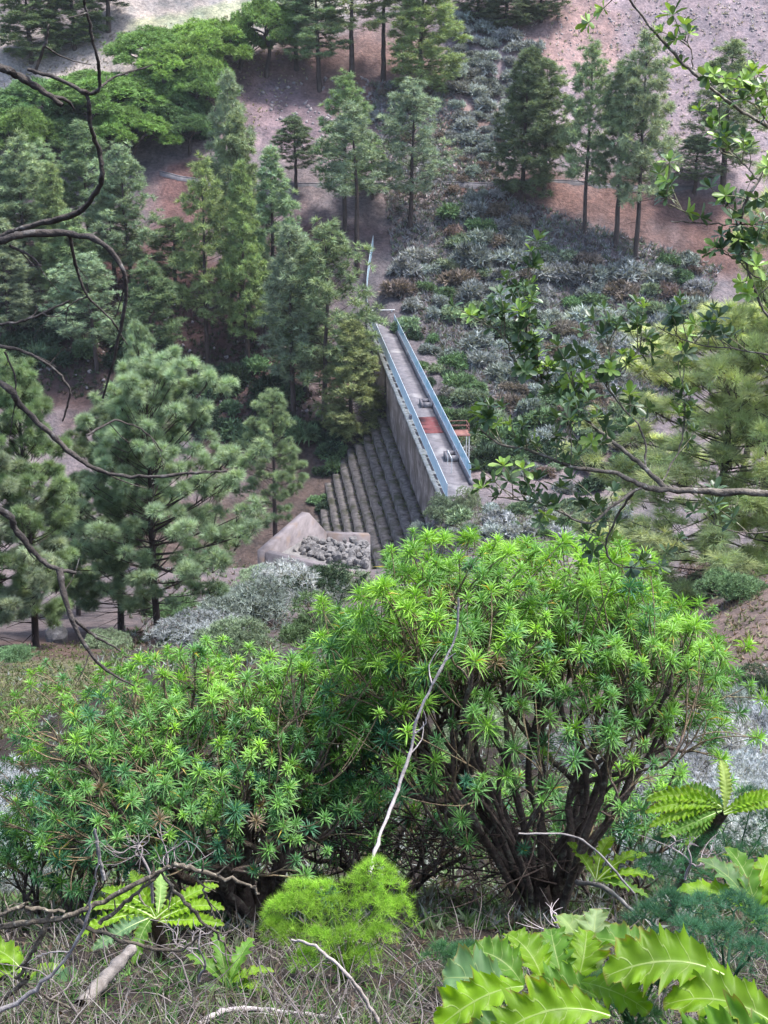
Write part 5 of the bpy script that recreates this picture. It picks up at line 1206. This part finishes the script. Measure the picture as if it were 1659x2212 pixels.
# stuff: dry grass, twigs and leaf litter on the near ground
def near_points(n, seed, u0=-60, u1=1720, v0=1930, v1=2330):
    r = np.random.default_rng(seed); return hits(r.uniform(u0, u1, n), r.uniform(v0, v1, n), 1.5, 16.), r
P, r = near_points(520, 101)
cl = np.repeat(P, 10, 0) + r.normal(size=(5200, 3)) * A(.05, .05, .0); n = len(cl)
dr = nrm(np.stack([r.normal(size=n), r.normal(size=n), r.uniform(.2, 1.6, n)], -1)); L_ = r.uniform(.08, .3, n); wv = np.cross(dr, A(0, 0, 1)); wv = nrm(wv) * .0016
bend = np.stack([r.normal(size=n), r.normal(size=n), -r.uniform(.2, 1, n)], -1) * .3
m1 = cl + dr * (L_ * .5)[:, None] + bend * (L_ * .12)[:, None]; m2 = cl + dr * L_[:, None] + bend * L_[:, None] * .5
V = np.stack([cl - wv, cl + wv, m1 - wv, m1 + wv, m2], 1).reshape(-1, 3)
Fg = (np.array([[0, 1, 3], [0, 3, 2], [2, 3, 4]])[None] + (np.arange(n) * 5)[:, None, None]).reshape(-1, 3)
C = np.array([(.17, .145, .13), (.09, .072, .058), (.28, .255, .24), (.10, .13, .05), (.06, .05, .04)])[r.integers(0, 5, n)] * r.uniform(.7, 1.2, (n, 1))
tag(obj('dry_grass', [(V, Fg, np.repeat(C, 5, 0))], M['grass']), 'pale dry grass stalks along the bottom of the photo', 'dry grass', kind='stuff')
P, r = near_points(800, 102, v0=1900)
tw = []
for p in P:
    d = nrm(A(r.normal(), r.normal(), r.uniform(-.1, .5))); l = r.uniform(.1, .45); q = p + A(0, 0, .02)
    tw += tube(spline([q, q + d * l * .5 + r.normal(size=3) * .03, q + d * l + r.normal(size=3) * .04], 6), np.linspace(r.uniform(.002, .006), .0012, 6), 4, A(1, .93, .9) * r.uniform(.12, .65))
tag(obj('dry_twigs', tw, M['dead_wood']), 'fallen dry twigs littering the ground in front', 'twigs', kind='stuff')
P, r = near_points(3200, 103, v0=1850); n = len(P)
D = nrm(r.normal(size=(n, 3)) * A(1, 1, .3)); Nn = nrm(np.cross(D, np.cross(A(0, .4, 1), D)) + 1e-4); Nn = nrm(Nn - D * (Nn * D).sum(-1, keepdims=True))
ln = r.uniform(.03, .09, n)
tag(obj('leaf_litter', [inst(LANCE[0], LANCE[1], P + A(0, 0, .012), D, Nn, np.stack([ln, ln * .22, ln], -1), np.array([(.06, .04, .03), (.1, .075, .055), (.16, .135, .12), (.045, .033, .026)])[r.integers(0, 4, n)])], M['grass']),
    'brown dead leaves covering the near ground', 'leaf litter', kind='stuff')
P, r = near_points(1700, 104, v0=1800, v1=2330)
P += A(0, 0, .0); n = len(P)
tag(obj('small_weeds', [tufts(P, np.repeat(A(0, 0, 1)[None], n, 0), 11, .1, .009, r, 1.0, np.array([(.05, .12, .035), (.1, .2, .05), (.12, .15, .09)])[r.integers(0, 3, n)])], M['grass']),
    'small green weeds between the dry leaves on the near ground', 'weeds', kind='stuff')

# ------------------------------------------------------------------ haze
if HAZE_DENSITY > 0:
    hz = obj('haze', [box(-470, 470, -58, 655, -75, 240)], None); hm, nt = new_mat('valley_haze')
    pv = N(nt, 'ShaderNodeVolumePrincipled'); pv.inputs['Color'].default_value = (.82, .86, .95, 1); pv.inputs['Density'].default_value = HAZE_DENSITY; pv.inputs['Anisotropy'].default_value = .3
    oo = N(nt, 'ShaderNodeOutputMaterial'); nt.links.new(pv.outputs[0], oo.inputs[1]); hz.data.materials.append(hm)
    tag(hz, 'thin pale air haze filling the valley', 'haze', kind='stuff')
